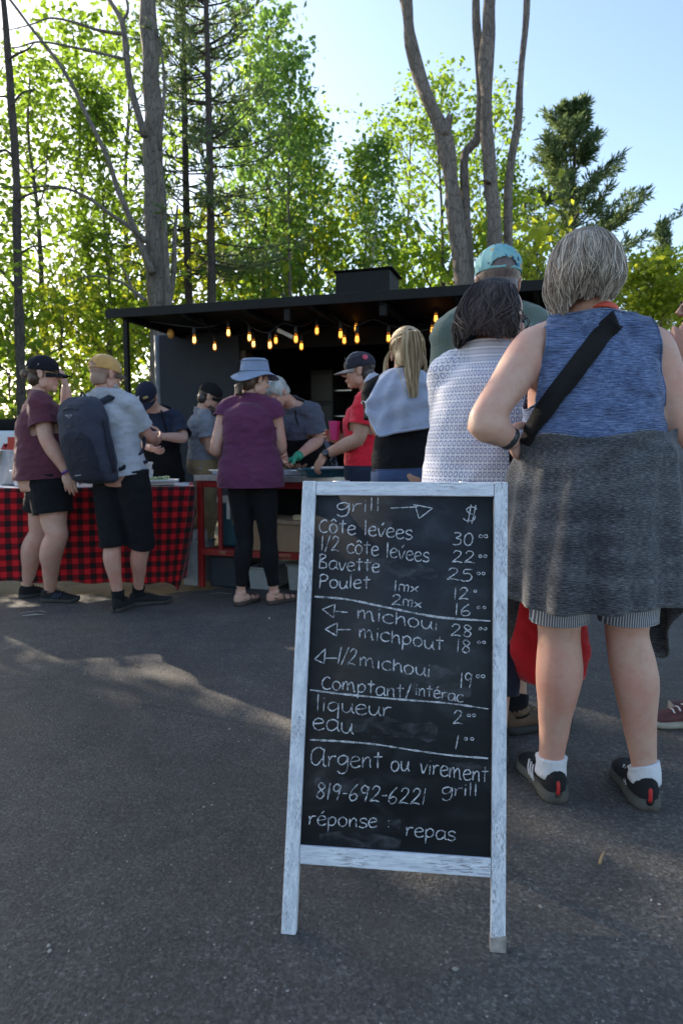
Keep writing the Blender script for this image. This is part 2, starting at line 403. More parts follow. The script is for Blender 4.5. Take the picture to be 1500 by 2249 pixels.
def conifer(seed, H, r0, c0, spread, nwh, nbr, tufts, blades=10, size=0.16, droop=0.0, dead=0):
    rg = random.Random(seed); rng = np.random.default_rng(seed); wood = MB()
    wood.tube([(0, 0, -.1), (rg.uniform(-.1, .1), 0, H * .5), (0, rg.uniform(-.1, .1), H)], [r0 * 1.2, r0 * .7, .02], 9, 4)
    C, D = [], []
    for w in range(nwh):
        x = w / (nwh - 1); h = lerp(c0, 0.99, x) * H
        for k in range(nbr):
            az = rg.uniform(0, 6.283); L = spread * (1.06 - x) ** 0.8 * rg.uniform(0.55, 1.15); el = R(lerp(-4, 38, x) + rg.uniform(-8, 10))
            d = V((math.cos(az) * math.cos(el), math.sin(az) * math.cos(el), math.sin(el)))
            b = V((0, 0, h + rg.uniform(-.12, .12))); pts = [b, b + d * L * .5 + V((0, 0, -droop * L)), b + d * L + V((0, 0, (0.12 - droop * .5) * L))]
            wood.tube(pts, [max(.012, r0 * .2), .012, .004], 4, 2)
            for j in range(tufts):
                u = 0.28 + 0.72 * (j + rg.random()) / tufts; q = (pts[0].lerp(pts[1], u * 2) if u < .5 else pts[1].lerp(pts[2], u * 2 - 1))
                sd = (d * 0.8 + V((rg.uniform(-.9, .9), rg.uniform(-.9, .9), rg.uniform(-.1, .6)))).normalized()
                C.append(tuple(q + sd * rg.uniform(0.0, 0.22) * L * (1.1 - u))); D.append(tuple(sd))
    for k in range(dead):
        az = rg.uniform(0, 6.283); h = rg.uniform(.2, c0 + .05) * H; L = rg.uniform(.5, 1.6)
        wood.tube([(0, 0, h), (math.cos(az) * L * .5, math.sin(az) * L * .5, h + .1), (math.cos(az) * L, math.sin(az) * L, h + rg.uniform(-.2, .3))], [.011, .008, .003], 4, 2)
    n = len(C) * blades; C = np.repeat(np.array(C), blades, 0); D = np.repeat(np.array(D), blades, 0)
    d = D + rng.normal(0, 0.55, (n, 3)); d /= np.linalg.norm(d, axis=1)[:, None]
    s = np.cross(d, rng.normal(0, 1, (n, 3))); s /= np.linalg.norm(s, axis=1)[:, None]
    C = C + rng.normal(0, .035, (n, 3)); L = size * rng.uniform(.7, 1.3, (n, 1)); W = L * .085
    v = np.stack([C - s * W * .6, C + d * L * .6 - s * W, C + d * L, C + d * L * .6 + s * W], 1)
    return wood, fast_mesh('crown', v.reshape(-1, 3), np.arange(n * 4).reshape(n, 4), [M_NEED])

KINDS_T = {
    'maple':  (*broadleaf(11, 9.0, 0.10, 0.22, 2.3, 24, 5, 7, M_LEAF, 0.125, 'oval', sig=.2), M_BARK, 9.0),
    'maple2': (*broadleaf(12, 9.0, 0.085, 0.16, 2.0, 26, 5, 7, M_LEAF, 0.12, 'oval', 0.5, sig=.2), M_BARK, 9.0),
    'aspen':  (*broadleaf(13, 9.0, 0.07, 0.34, 1.55, 24, 5, 7, M_LEAF2, 0.12, 'col', sig=.17), M_BARK, 9.0),
    'aspen2': (*broadleaf(14, 9.0, 0.065, 0.25, 1.5, 26, 5, 8, M_LEAF, 0.115, 'cone', 0.4, sig=.17), M_BARK, 9.0),
    'birch':  (*broadleaf(15, 9.0, 0.06, 0.3, 1.5, 24, 5, 8, M_LEAF2, 0.11, 'cone', 0.4, sig=.17), M_BIRCH, 9.0),
    'bright': (*broadleaf(16, 4.0, 0.06, 0.10, 1.15, 30, 6, 14, M_LEAFY, 0.085, 'oval', sig=.12), M_BARK, 4.0),
    'shrub':  (*broadleaf(17, 2.6, 0.03, 0.05, 1.15, 20, 4, 5, M_LEAF, 0.10, 'oval', sig=.14), M_BARKD, 2.6),
    'shrub2': (*broadleaf(18, 2.6, 0.03, 0.05, 1.2, 20, 4, 5, M_LEAFY, 0.095, 'oval', sig=.15), M_BARKD, 2.6),
    'pine':   (*conifer(21, 14.0, 0.10, 0.36, 1.75, 21, 5, 8, 8, 0.20, 0.03, 15), M_BARKD, 14.0),
    'whitepine': (*conifer(22, 10.0, 0.16, 0.10, 3.9, 20, 7, 26, 9, 0.22, -0.03, 4), M_BARKD, 10.0),
    'spruce': (*conifer(23, 7.0, 0.09, 0.06, 1.35, 24, 7, 10, 9, 0.15, 0.05), M_BARKD, 7.0),
}
T_MESH = {}
def tree(kind, px, Y, ytop, label, name, rot=0.0, group='trees of the wood behind the trailer', sx=1.0, X=None):
    wood, crown, bark, H = KINDS_T[kind]
    x = (px - 750) / FPX * Y if X is None else X
    hgt = P(750, ytop, Y).z; s = hgt / H
    root = thing(name, label, 'shrub' if 'shrub' in kind else 'tree', (x, Y, -0.05), group)
    root.rotation_euler.z = rot; root.scale = (sx * s ** .6, sx * s ** .6, s)
    if kind not in T_MESH:
        me = bpy.data.meshes.new('trunk'); me.from_pydata([tuple(v) for v in wood.v], [], wood.f); me.materials.append(bark)
        me.polygons.foreach_set('use_smooth', [True] * len(me.polygons)); T_MESH[kind] = me
    for nm, me in (('trunk', T_MESH[kind]), ('crown', crown)):
        o = bpy.data.objects.new(nm, me); COL.objects.link(o); o.parent = root
    return root
TREES = [
    ('maple', 110, 12.5, 165, 'leafy maple in the gap between the left edge trunk and the big dead trunk', 'maple_tree', 1.0, 1.05),
    ('maple2', 205, 14.0, 85, 'tall maple behind the long dead branch', 'maple_tree', 2.2, 1.1),
    ('aspen2', 263, 12.0, 150, 'slim tree just left of the big dead trunk', 'maple_tree', 0.4, .9),
    ('maple', 292, 16.0, 60, 'maple directly behind the big dead trunk', 'maple_tree', 4.0, 1.0),
    ('pine', 428, 12.2, -420, 'dark pine nearer the big dead trunk, first of the two pines', 'pine_tree', 0.0, .92),
    ('pine', 470, 11.2, -520, 'dark pine with dead twigs, second from the big dead trunk', 'pine_tree', 2.1, .92),
    ('maple2', 535, 17.0, 90, 'maple behind and right of the two dark pines', 'maple_tree', 3.2, .9),
    ('aspen', 590, 14.0, 20, 'aspen with the highest leafy top right of the pines', 'aspen_tree', 1.2, .95),
    ('aspen', 628, 12.6, 120, 'aspen with slim grey stem, left one of a close pair', 'aspen_tree', 2.9, .85),
    ('aspen2', 645, 13.6, 210, 'aspen with slim grey stem, right one of a close pair', 'aspen_tree', 4.4, .9),
    ('maple2', 705, 16.0, 300, 'low bright maple left of the trailer chimney', 'maple_tree', 0.9, .9),
    ('aspen2', 785, 15.0, 290, 'slim bright tree straight above the trailer chimney', 'maple_tree', 5.1, .95),
    ('birch', 818, 14.0, 270, 'birch with thin white stem above the trailer chimney', 'birch_tree', 1.9, .9),
    ('maple', 890, 17.0, 270, 'maple between the birch and the bare stems', 'maple_tree', 2.5, .95),
    ('maple', 965, 15.5, 200, 'tall bright maple behind the leftmost bare stem', 'maple_tree', 0.2, .9),
    ('maple2', 1045, 17.0, 230, 'maple behind the middle bare stems', 'maple_tree', 3.7, .95),
    ('aspen2', 1105, 15.0, 330, 'slim tree behind the thin rightmost bare stem', 'maple_tree', 5.6, .95),
    ('whitepine', 1235, 17.0, 245, 'big bushy pine with long branches reaching right', 'pine_tree', 1.1, 1.0),
    ('bright', 1420, 11.0, 600, 'small yellow green tree right of the grey haired woman', 'maple_tree', 0.7, 1.15),
    ('spruce', 1432, 21.0, 500, 'spruce tip above the small yellow green tree', 'spruce_tree', 0.0, 1.0),
    ('spruce', 1500, 20.0, 520, 'spruce cut by the right edge of the picture', 'spruce_tree', 2.0, 1.0),
    ('shrub', 20, 9.8, 690, 'shrub behind the maroon shirt woman', 'leafy_shrub', 0.0, 1.0),
    ('shrub2', 150, 10.5, 700, 'yellow green shrub between the two customers at the table', 'leafy_shrub', 1.0, 1.0),
    ('shrub', 240, 12.0, 640, 'shrub behind the man with the tan cap', 'leafy_shrub', 2.0, 1.2),
    ('shrub2', 330, 13.5, 610, 'yellow green shrub left of the trailer wall', 'leafy_shrub', 3.0, 1.2),
    ('shrub2', 470, 14.5, 560, 'tall yellow green bush behind the trailer roof below the pines', 'leafy_shrub', 4.0, 1.2),
    ('shrub', 590, 15.0, 540, 'tall bush behind the trailer roof below the aspens', 'leafy_shrub', 5.0, 1.2),
    ('shrub2', 700, 14.5, 560, 'yellow green bush left of the chimney behind the roof', 'leafy_shrub', 0.5, 1.2),
    ('shrub', 920, 15.5, 540, 'bush right of the chimney behind the roof', 'leafy_shrub', 1.5, 1.3),
    ('shrub2', 1080, 14.0, 560, 'yellow green bush behind the turquoise cap', 'leafy_shrub', 2.5, 1.2),
]
TREES += [('maple', -260, 10.0, 120, 'maple added for shade just outside the left edge beside the thin dark trunk', 'maple_tree', 2.0, 1.2), ('maple2', -560, 10.5, 120, 'shade maple added farther out beyond the left edge', 'maple_tree', 0.0, 1.2),  # maples carrying the wood on past the left edge, added to block sun
          ('maple', -900, 11.0, 100, 'outermost added shade maple far beyond the left edge', 'maple_tree', 5.0, 1.2), ('maple2', -95, 10.2, 260, 'maple added as sun block behind the thin dark trunk at the left edge', 'maple_tree', 1.0, 1.1), ('maple', -210, 8.6, 260, 'nearest added shade maple beyond the left edge', 'maple_tree', 3.4, 1.1), ('maple', -60, 13.5, 240, 'maple added for shade deep in the wood behind the left edge trunk', 'maple_tree', 4.4, 1.1), ('maple2', -160, 12.0, 230, 'maple added for shade deep in the wood beyond the left edge', 'maple_tree', 2.7, 1.2), ('bright', -626, 8.5, 330, 'unseen dense tree added as sun block beyond the left edge, nearer one', 'maple_tree', 0.4, 1.1), ('bright', -850, 8.4, 330, 'unseen dense tree added as sun block beyond the left edge, farther one', 'maple_tree', 2.4, 1.1), ('bright', -700, 9.6, 300, 'unseen dense tree added as sun block beyond the left edge, hindmost one', 'maple_tree', 3.4, 1.1)]  # the last three are unseen dense trees, added to shade the near asphalt
for k, px, Y, yt, lb, nm, rt, sx in TREES: tree(k, px, Y, yt, lb, nm, rt, sx=sx)

# ---- big dead trunk with bare limbs
def bare(name, label, stems, mat, Y, taper=None):
    b = P(stems[0][0][0][0], stems[0][0][0][1], Y)
    root = thing(name, label, 'tree', (b.x, Y, -0.05))
    x0, y0 = stems[0][0][0]
    for nm, (pts, w, dy) in zip(['trunk'] + ['branch'] * 50, stems):
        q = [P(x, y, Y + d) for (x, y), d in zip(pts, dy if hasattr(dy, '__len__') else [dy] * len(pts))]
        if pts[0][1] > 800: q[0] = V((q[0].x, q[0].y, -0.1))
        rr = [a / 2 / FPX * Y for a in (w if len(w) == len(pts) else [lerp(w[0], w[1], i / (len(pts) - 1)) for i in range(len(pts))])]
        m = MB(); m.tube(q, rr, 14 if rr[0] > .05 else 7, 5)
        if rr[0] > 0.05:
            for v in m.v:
                v += V((NZ.noise(V((v.x * 5, v.y * 5, v.z * 2))), NZ.noise(V((v.x * 5 + 9, v.y * 5, v.z * 2))), 0)) * rr[0] * .28
        m.build(nm, mat, root)
    return root
bare('dead_tree', 'big grey dead trunk with bare limbs left of the trailer', [
    ([(356, 1080), (352, 690), (344, 560), (339, 400), (334, 220), (328, 60), (322, -260)], [56, 51, 46, 41, 37, 34, 26], 0),
    ([(336, 600), (318, 560), (296, 500), (262, 420), (238, 350), (196, 262), (150, 170), (105, 105), (60, 50), (10, -20)], [16, 15, 13, 11, 10, 9, 8, 7, 6, 5], -.25),
    ([(322, 530), (285, 498), (240, 468), (190, 432), (130, 410), (60, 411), (0, 412)], [12, 10, 8, 7, 5, 4, 3], -.3),
    ([(318, 300), (290, 200), (278, 120), (268, 50), (240, 0), (215, -40)], [15, 13, 12, 11, 8, 6], -.2),
    ([(268, 75), (215, 66), (160, 48), (110, 40), (70, 54), (20, 66)], [8, 6, 5, 4, 3, 2], -.2),
    ([(276, 130), (180, 108), (90, 92), (40, 104), (-10, 105)], [6, 5, 4, 3, 2], -.35),
    ([(268, 50), (282, 20), (270, -30)], [7, 6, 4], -.2),
    ([(372, 700), (366, 560), (358, 450), (352, 380), (340, 300)], [13, 12, 11, 9, 5], -.28),
    ([(366, 700), (382, 600), (384, 520), (391, 450)], [14, 12, 9, 4], -.1),
    ([(350, 330), (362, 190), (352, 90)], [8, 7, 4], -.24),
    ([(320, 660), (296, 640), (262, 618), (200, 606), (140, 628)], [8, 7, 5, 4, 2], -.3),
    ([(300, 655), (270, 590), (215, 545)], [6, 4, 2], -.3),
], M_BARKP, 10.5)
bare('slender_tree', 'thin dark trunk with bare twigs at the left edge', [
    ([(52, 1060), (46, 800), (40, 600), (38, 450), (34, 330), (26, 230), (17, 100), (8, 0), (2, -120)], [22, 20, 18, 17, 16, 15, 13, 11, 8], 0),
    ([(20, 130), (40, 118), (62, 108), (78, 92)], [6, 5, 4, 2], -.1), ([(24, 215), (8, 212), (-20, 214)], [6, 4, 3], 0), ([(26, 235), (48, 205), (80, 196)], [5, 4, 2], -.1),
    ([(36, 350), (12, 330), (-20, 345)], [6, 5, 3], 0), ([(38, 440), (70, 425), (120, 414), (170, 420)], [6, 5, 3, 2], -.1), ([(40, 560), (80, 540), (120, 552)], [5, 4, 2], .1), ([(42, 640), (10, 600), (-15, 590)], [6, 4, 3], 0),
], M_BARKD, 8.6)
bare('bare_stem_tree', 'cluster of bare grey tree stems above the turquoise cap', [
    ([(1030, 1050), (1018, 640), (1002, 500), (990, 390), (972, 290), (935, 205), (908, 120), (890, 0), (884, -120)], [42, 36, 34, 32, 30, 28, 25, 22, 20], 0),
    ([(1034, 900), (1030, 600), (1022, 480), (1020, 350), (1034, 322), (1052, 290), (1054, 160), (1046, 60), (1043, -30)], [28, 24, 20, 18, 18, 18, 19, 17, 15], .1),
    ([(1094, 1000), (1086, 545), (1074, 400), (1068, 260), (1066, 140), (1072, 60), (1078, -60)], [36, 30, 28, 26, 28, 25, 21], -.1),
    ([(1118, 1000), (1116, 540), (1114, 420), (1122, 350), (1138, 270), (1142, 180), (1152, 80), (1158, -40)], [22, 19, 17, 17, 17, 15, 13, 12], .05),
    ([(975, 300), (986, 262), (990, 255)], [22, 14, 8], -.05),
    ([(1068, 400), (1072, 392), (1080, 388)], [20, 14, 8], -.25),
], mat_bark('bark_stem', (0.11, 0.09, 0.075), (0.27, 0.225, 0.19), 0.25, 20), 9.6)

# loose grit and pale stones on the asphalt
gr = random.Random(31); gm_ = MB()
for k in range(240):
    px, py = gr.uniform(-100, 1600), 1350 + 900 * gr.random() ** .8; c = G(px, py); q = gr.uniform(.001, .0032) * (1 if gr.random() < .9 else 1.7)
    a = gr.uniform(0, 6.28); e1 = V((math.cos(a), math.sin(a), 0)); e2 = V((-e1.y, e1.x, 0))
    gm_.ell(c + V((0, 0, q * .4)), (q * gr.uniform(.8, 1.5), q, q * .7), (e1, e2, V((0, 0, 1))), 6, 4)
gv = gm_.build('grit', plain('pale_grit', (.26, .245, .225), .8, var=.5, scale=9), None, smooth=False); gv['kind'] = 'stuff'; gv['label'] = 'loose pale grit scattered over the asphalt'
# ================================================================== food trailer
M_BLACK = plain('black_paint', (0.005, 0.005, 0.0055), 0.75, var=0.4, scale=6, bump=0.1, **{'Specular IOR Level': .2})
M_BLACKM = plain('black_metal', (0.006, 0.006, 0.0065), 0.6, var=0.3, scale=9, **{'Specular IOR Level': .25})
def mat_panel():
    t = NT('charcoal_panel'); c = t.coord()
    f = t.noise(c, 3, 5, 0.6); d = t.noise(t.coord(scale=(1, 1, .15)), 26, 4)
    col = t.ramp(t.math('ADD', t.math('MULTIPLY', f, .6), t.math('MULTIPLY', d, .4)), [(0.3, (0.015, 0.018, 0.024)), (0.7, (0.027, 0.031, 0.040))])
    return t.fin(col, t.ramp(f, [(.3, .6), (.7, .8)]), t.bump(f, .05, .02), **{'Specular IOR Level': .3})
M_PANEL = mat_panel()
M_STEEL = plain('steel', (0.5, 0.5, 0.5), 0.32, 1.0, 0.15, 30)
M_RED = plain('red_frame_paint', (0.26, 0.012, 0.012), 0.42, var=0.25, scale=12)
M_WOOD = plain('raw_wood', (0.34, 0.20, 0.09), 0.7, var=0.3, scale=18)
A0, A1 = PZ(250, 2.32, 6.2), PZ(1192, 2.30, 5.15)          # front edge of the awning
du = (A1 - A0); du.z = 0; LEN = du.length; du.normalize(); dv = V((-du.y, du.x, 0)); UP = V((0, 0, 1))
AX = (du, dv, UP)
def T(u, v, z): return V((A0.x, A0.y, 0)) + du * u + dv * v + UP * z
trl = thing('food_trailer', 'black food trailer with open serving side and flat awning', 'trailer', T(LEN / 2, 1.9, 0))
WV = 1.05                                                  # serving wall line, behind the awning edge
U0, U1 = -0.17, LEN + 0.12
def box(nm, u0, u1, v0, v1, z0, z1, mat, parent=trl, bev=0.006):
    return MB().box(T((u0 + u1) / 2, (v0 + v1) / 2, (z0 + z1) / 2), (abs(u1 - u0), abs(v1 - v0), abs(z1 - z0)), AX).build(nm, mat, parent, bevel=bev)
UL = 0.72                                                  # end of the solid front panel
box('chassis', U0, U1, WV + .05, WV + 1.9, .32, .44, M_BLACKM)
box('floor', U0 + .03, U1 - .03, WV + .06, WV + 1.88, .445, .48, M_BLACKM)
box('front_panel', U0 - .02, UL, WV, WV + .05, .44, 2.255, M_PANEL)
MB().tube([T(U0 - .05, WV + .02, .42), T(U0 - .05, WV + .02, 2.255)], .035, 12, 1).build('corner_post', plain('corner_trim', (.13, .14, .155), .45), trl)
box('end_wall', U0 - .02, U0 + .03, WV + .053, WV + 1.9, .44, 2.255, M_PANEL)
box('end_wall', U1 - .05, U1, WV, WV + 1.9, .44, 2.255, M_PANEL)
box('back_wall', U0 + .032, U1 - .052, WV + 1.85, WV + 1.9, .44, 2.257, M_BLACK)
box('counter_wall', UL + .003, U1 - .053, WV + .004, WV + .045, .44, .86, M_BLACK)
box('counter', UL + .01, U1 - .06, WV - .12, WV + .16, .863, .9, M_BLACKM)
box('door_jamb', UL + .003, UL + .06, WV + .02, WV + .2, .9, 2.2, plain('jamb_brown', (.05, .03, .018), .6))
# roof with awning: one flat sheet on rafters
roof = box('roof', -.06, LEN + .2, 0, WV + 1.95, 2.26, 2.298, M_BLACK)
box('fascia', -.07, LEN + .21, -.022, -.003, 2.225, 2.303, M_BLACKM, roof, .003)
for k in range(7):
    u = lerp(.1, LEN - .05, k / 6); box('rafter', u - .02, u + .02, .01, WV + .9, 2.205, 2.257, M_BLACK, roof, 0)
box('bracket', LEN * .44, LEN * .44 + .05, .02, .08, 2.12, 2.22, M_BLACKM, roof)
box('bracket', LEN * .66, LEN * .66 + .06, .03, .09, 2.12, 2.22, M_BLACKM, roof)
for u in (.09, LEN + .1):
    MB().box(T(u, .05, 1.128), (.042, .042, 2.256), AX).build('awning_post', M_BLACKM, trl, bevel=.004)
box('header_beam', UL, U1 - .06, WV + .01, WV + .06, 2.06, 2.24, M_BLACK)
# chimney housing on the roof
cu0, cu1 = 1.84, 2.32
hd = box('chimney_base', cu0 - .02, cu1 + .02, .75, 1.15, 2.30, 2.44, plain('chimney_grey', (.022, .021, .022), .6, var=.3))
box('chimney', cu0, cu1 + .02, .72, 1.12, 2.442, 2.66, M_BLACKM)
box('chimney_cap', cu0 - .02, cu1 + .05, .70, 1.14, 2.662, 2.678, M_BLACK)
# wheels and drawbar
for u in (1.35, 2.15):
    w = MB(); c = T(u, WV + .02, .31)
    w.lathe(c, [(.16, -.09), (.29, -.09), (.31, -.05), (.31, .05), (.29, .09), (.16, .09)], (du, UP, -dv), 28); wo = w.build('wheel', plain('tyre', (.02, .02, .02), .85), trl)
    MB().lathe(c, [(.02, -.06), (.15, -.095), (.16, -.04), (.02, -.03)], (du, UP, -dv), 20).build('rim', M_STEEL, wo)
MB().bar(T(U0, WV + 1, .38), T(U0 - .7, WV + 1, .38), .08, .08).build('drawbar', M_BLACKM, trl)
# grill and shelving inside
gu0, gu1 = 1.55, 3.1
box('grill_body', gu0, gu1, WV + .95, WV + 1.82, .49, 1.15, M_BLACKM)
gl = MB(); gl.rings([[T(gu0 + .02, WV + .95 + .42 - .42 * math.cos(a), 1.16 + .42 * math.sin(a)) for a in [math.pi * i / 12 for i in range(13)]],
                     [T(gu1 - .02, WV + .95 + .42 - .42 * math.cos(a), 1.16 + .42 * math.sin(a)) for a in [math.pi * i / 12 for i in range(13)]]], True, closed=True)
hood = gl.build('grill_hood', plain('smoked_steel', (.012, .012, .012), .5, .3), trl, bevel=.004)
MB().tube([T(gu0 + .2, WV + .92, 1.3), T(gu1 - .2, WV + .92, 1.3)], .012, 8, 1).build('handle', M_STEEL, hood)
for k, (a, b) in enumerate(((1.02, 1.3), (3.15, 3.52))):
    sh = box('cabinet', a, b, WV + 1.3, WV + 1.8, .49, 2.0, plain('cabinet_grey', (.016, .016, .017), .5))
    for j in range(4): box('cabinet_door', a + .015, b - .015, WV + 1.285, WV + 1.298, .55 + j * .36, .87 + j * .36, plain('door_grey', (.026, .027, .028), .4), sh)
for z in (1.45, 1.75): box('shelf', UL + .35, 1.5, WV + 1.4, WV + 1.84, z, z + .025, M_STEEL)
wl = MB(); wl.bar(T(1.36, .5, 2.14), T(1.50, .52, 2.07), .035, .035); wl.build('tube_lamp', plain('lamp_white', (.6, .58, .55), .4), trl, bevel=.004)
MB().ell(T(.36, .35, 2.13), (.032, .032, .045)).build('globe_lamp', plain('amber_glass', (.55, .28, .06), .25), trl)

# ================================================================== string lights under the awning
def mat_emit(name, col, st):
    t = NT(name); t.fin((.8, .5, .2), .3, **{'Emission Color': col, 'Emission Strength': st}); return t.m
M_FIL = mat_emit('lit_filament', (1.0, .46, .10), 2.6)
M_FILW = mat_emit('lit_filament_pale', (1.0, .70, .32), 2.6)
def mat_bulb():
    t = NT('amber_bulb_glass'); t.fin((1.0, .62, .25), .06, **{'Transmission Weight': 1.0, 'IOR': 1.12, 'Emission Color': (1.0, .38, .06), 'Emission Strength': .06}); return t.m
M_BULB = mat_bulb(); M_SOCK = plain('socket_black', (.015, .015, .015), .6)
BULBS = [[(427, 746, .10), (502, 730, .30), (548, 741, .36), (593, 757, .22), (650, 744, .25), (696, 726, .5), (748, 734, .36), (784, 744, .28), (853, 742, .38), (951, 751, .25)],
         [(472, 761, .62), (557, 755, .75), (606, 747, .8), (662, 760, .7), (756, 747, .8), (782, 720, .95), (949, 725, .8), (957, 699, .55), (978, 725, .8)]]
def on_line(px, py, v):                                     # where the sight line meets the vertical plane at awning depth v
    d = ray(px, py); o = V((0, 0, CAM_H)); p0 = T(0, v, 0); return o + d * ((p0 - o).dot(dv) / d.dot(dv))
for si, row in enumerate(BULBS):
    pts = [on_line(*b) for b in row]
    st = thing('string_light', ('front' if si == 0 else 'rear') + ' string of lit amber bulbs hung under the trailer awning', 'string light', V((pts[0].x, pts[0].y, pts[0].z)))
    cab = []
    for k, p in enumerate(pts):
        top = p + UP * .105
        cab.append(top)
        if k < len(pts) - 1: cab.append((top + pts[k + 1] + UP * .105) / 2 + UP * (.05 if k % 2 else -.02))
    a, b = T(.3 if si == 0 else .8, .1, 2.2), T(LEN - .2, .4, 2.2)
    MB().tube([a] + cab + [b], .004, 5, 3).build('cable', M_SOCK, st)
    for k, p in enumerate(pts):
        so = MB().lathe(p + UP * .045, [(.004, .065), (.014, .055), (.016, .02), (.016, 0)], n=10).build('socket', M_SOCK, st)
        bu = MB().lathe(p, [(.003, -.040), (.012, -.037), (.019, -.024), (.021, -.010), (.018, .010), (.012, .034), (.010, .046)], n=12).build('bulb', M_BULB, st)
        f = MB(); f.tube([p + V((-.006, 0, .022)), p + V((-.007, 0, -.02)), p + V((.007, 0, -.02)), p + V((.006, 0, .022))], .0035, 5, 2)
        f.build('filament', M_FILW if (px_ := row[k][0]) < 600 else M_FIL, bu)
# ================================================================== check cloth table
M_WHITE = plain('white_plastic', (.70, .70, .70), .45, var=.05)
M_GREYP = plain('grey_plastic', (.30, .32, .33), .55, var=.15)
M_TEAL = plain('teal_plastic', (.012, .075, .11), .45, var=.2)
M_CARD = plain('cardboard', (.36, .235, .14), .85, var=.12, scale=8)
def mat_check():
    t = NT('buffalo_check'); uv = t.attr('cloth_uv'); s = t.sep(uv)
    def stripe(x): return t.math('GREATER_THAN', t.math('FRACT', t.math('MULTIPLY', x, 1 / .080)), .5)
    a, b = stripe(s[0]), stripe(s[1]); tw = t.math('FRACT', t.math('MULTIPLY', t.math('ADD', s[0], s[1]), 260))
    half = t.math('MULTIPLY', t.math('ADD', a, b), .5)
    half = t.math('ADD', half, t.math('MULTIPLY', t.math('SUBTRACT', tw, .5), .10))
    col = t.ramp(half, [(0.0, (.60, .012, .020)), (.28, (.57, .011, .018)), (.5, (.16, .006, .009)), (.72, (.014, .008, .010)), (1.0, (.012, .009, .010))])
    w = t.noise(t.coord(), 9, 4); col = t.mix(t.ramp(w, [(.4, 0.0), (.8, .25)]), col, (.03, .004, .005))
    return t.fin(col, .9, t.bump(t.noise(t.coord(), 500, 2), .3, .001), **{'Sheen Weight': .2, 'Specular IOR Level': .2})
M_CHECK = mat_check()
TL, TR = PZ(-140, .78, 4.72), PZ(428, .78, 5.10)
tu = (TR - TL); TW = tu.length; tu.normalize(); tv = V((-tu.y, tu.x, 0)); TD = .72
def TT(u, v, z): return V((TL.x, TL.y, 0)) + tu * u + tv * v + UP * z
tb = thing('folding_table', 'long white folding table under the red check cloth', 'table', TT(TW / 2, TD / 2, 0))
MB().box(TT(TW / 2, TD / 2, .755), (TW - .01, TD - .01, .035), (tu, tv, UP)).build('tabletop', M_WHITE, tb, bevel=.008)
for u in (.15, TW - .15):
    for v in (.1, TD - .1): MB().tube([TT(u, v, 0), TT(u, v, .74)], .014, 8, 1).build('leg', M_STEEL, tb)
# cloth: front hang, right end hang, folded down to the ground at the corner
rc = random.Random(8)
def cloth_sheet(path, ztop, zbot_f, amp_f, nz=26):
    vs, fs, uv = [], [], []; n = len(path); s = 0
    for i in range(n):
        if i: s += (path[i][0] - path[i - 1][0]).length
        p, nrm = path[i]
        for k in range(nz + 1):
            w = k / nz; z = lerp(ztop, zbot_f(i / (n - 1)), w)
            a = amp_f(i / (n - 1)) * w ** .8
            off = a * (math.sin(s * 17 + .9 * math.sin(s * 5)) + .5 * math.sin(s * 31 + 2 + w) + .35 * math.sin(s * 9 + w * 2.5))
            q = p + nrm * (.004 + .035 * w ** .7 + off + .02 * math.sin(math.pi * w)) + UP * z
            tt_ = i / (n - 1); q = q - tu * (.15 * w * max(0, min(1, (tt_ - .55) / .22)) ** 2 * (1 - .0 * tt_)); vs.append(q); uv.append((s, z, 0))
        if i:
            for k in range(nz): a0 = (i - 1) * (nz + 1) + k; fs.append((a0, a0 + 1, a0 + nz + 2, a0 + nz + 1))
    return vs, fs, uv
path = [(TT(u, 0, 0), -tv) for u in np.linspace(0, TW - .03, 150)]
for a in np.linspace(0, math.pi / 2, 14): path.append((TT(TW - .03 + .03 * math.sin(a), .03 - .03 * math.cos(a), 0), (-tv * math.cos(a) + tu * math.sin(a)).normalized()))
path += [(TT(TW, v, 0), tu) for v in np.linspace(.05, TD, 40)]
vs, fs, uv = cloth_sheet(path, .787, lambda t: (lerp(.15, .075, min(1, t / .6)) - .065 * math.exp(-((t - .77) / .07) ** 2) + .01 * math.sin(t * 40)), lambda t: .010 + .03 * max(0, t - .40))
# the top sheet's narrow border lying on the table
nb = len(vs)
for i, (p, nr) in enumerate(path):
    vs.append(p - nr * .035 + UP * .788); uv.append((uv[i * 27][0], .787 + .035, 0))
for i in range(len(path) - 1): fs.append((i * 27, (i + 1) * 27, nb + i + 1, nb + i))
tc = mesh_obj('tablecloth', vs, fs, M_CHECK, solid=.0025)
at = tc.data.attributes.new('cloth_uv', 'FLOAT_VECTOR', 'POINT'); at.data.foreach_set('vector', np.array(uv, np.float32).ravel())
tag(tc, 'red and black buffalo check tablecloth hanging to the ground', 'tablecloth')
vs = [TT(u, v, .7885 + .002 * math.sin(u * 19 + v * 7)) for v in np.linspace(.045, TD, 12) for u in np.linspace(0.01, TW - .035, 50)]
pc = mesh_obj('paper_cover', vs, [(j * 50 + i, j * 50 + i + 1, j * 50 + i + 51, j * 50 + i + 50) for j in range(11) for i in range(49)], plain('white_paper', (.72, .70, .70), .7, var=.06), solid=.002)
tag(pc, 'white paper sheet covering the top of the check cloth table', 'paper sheet')
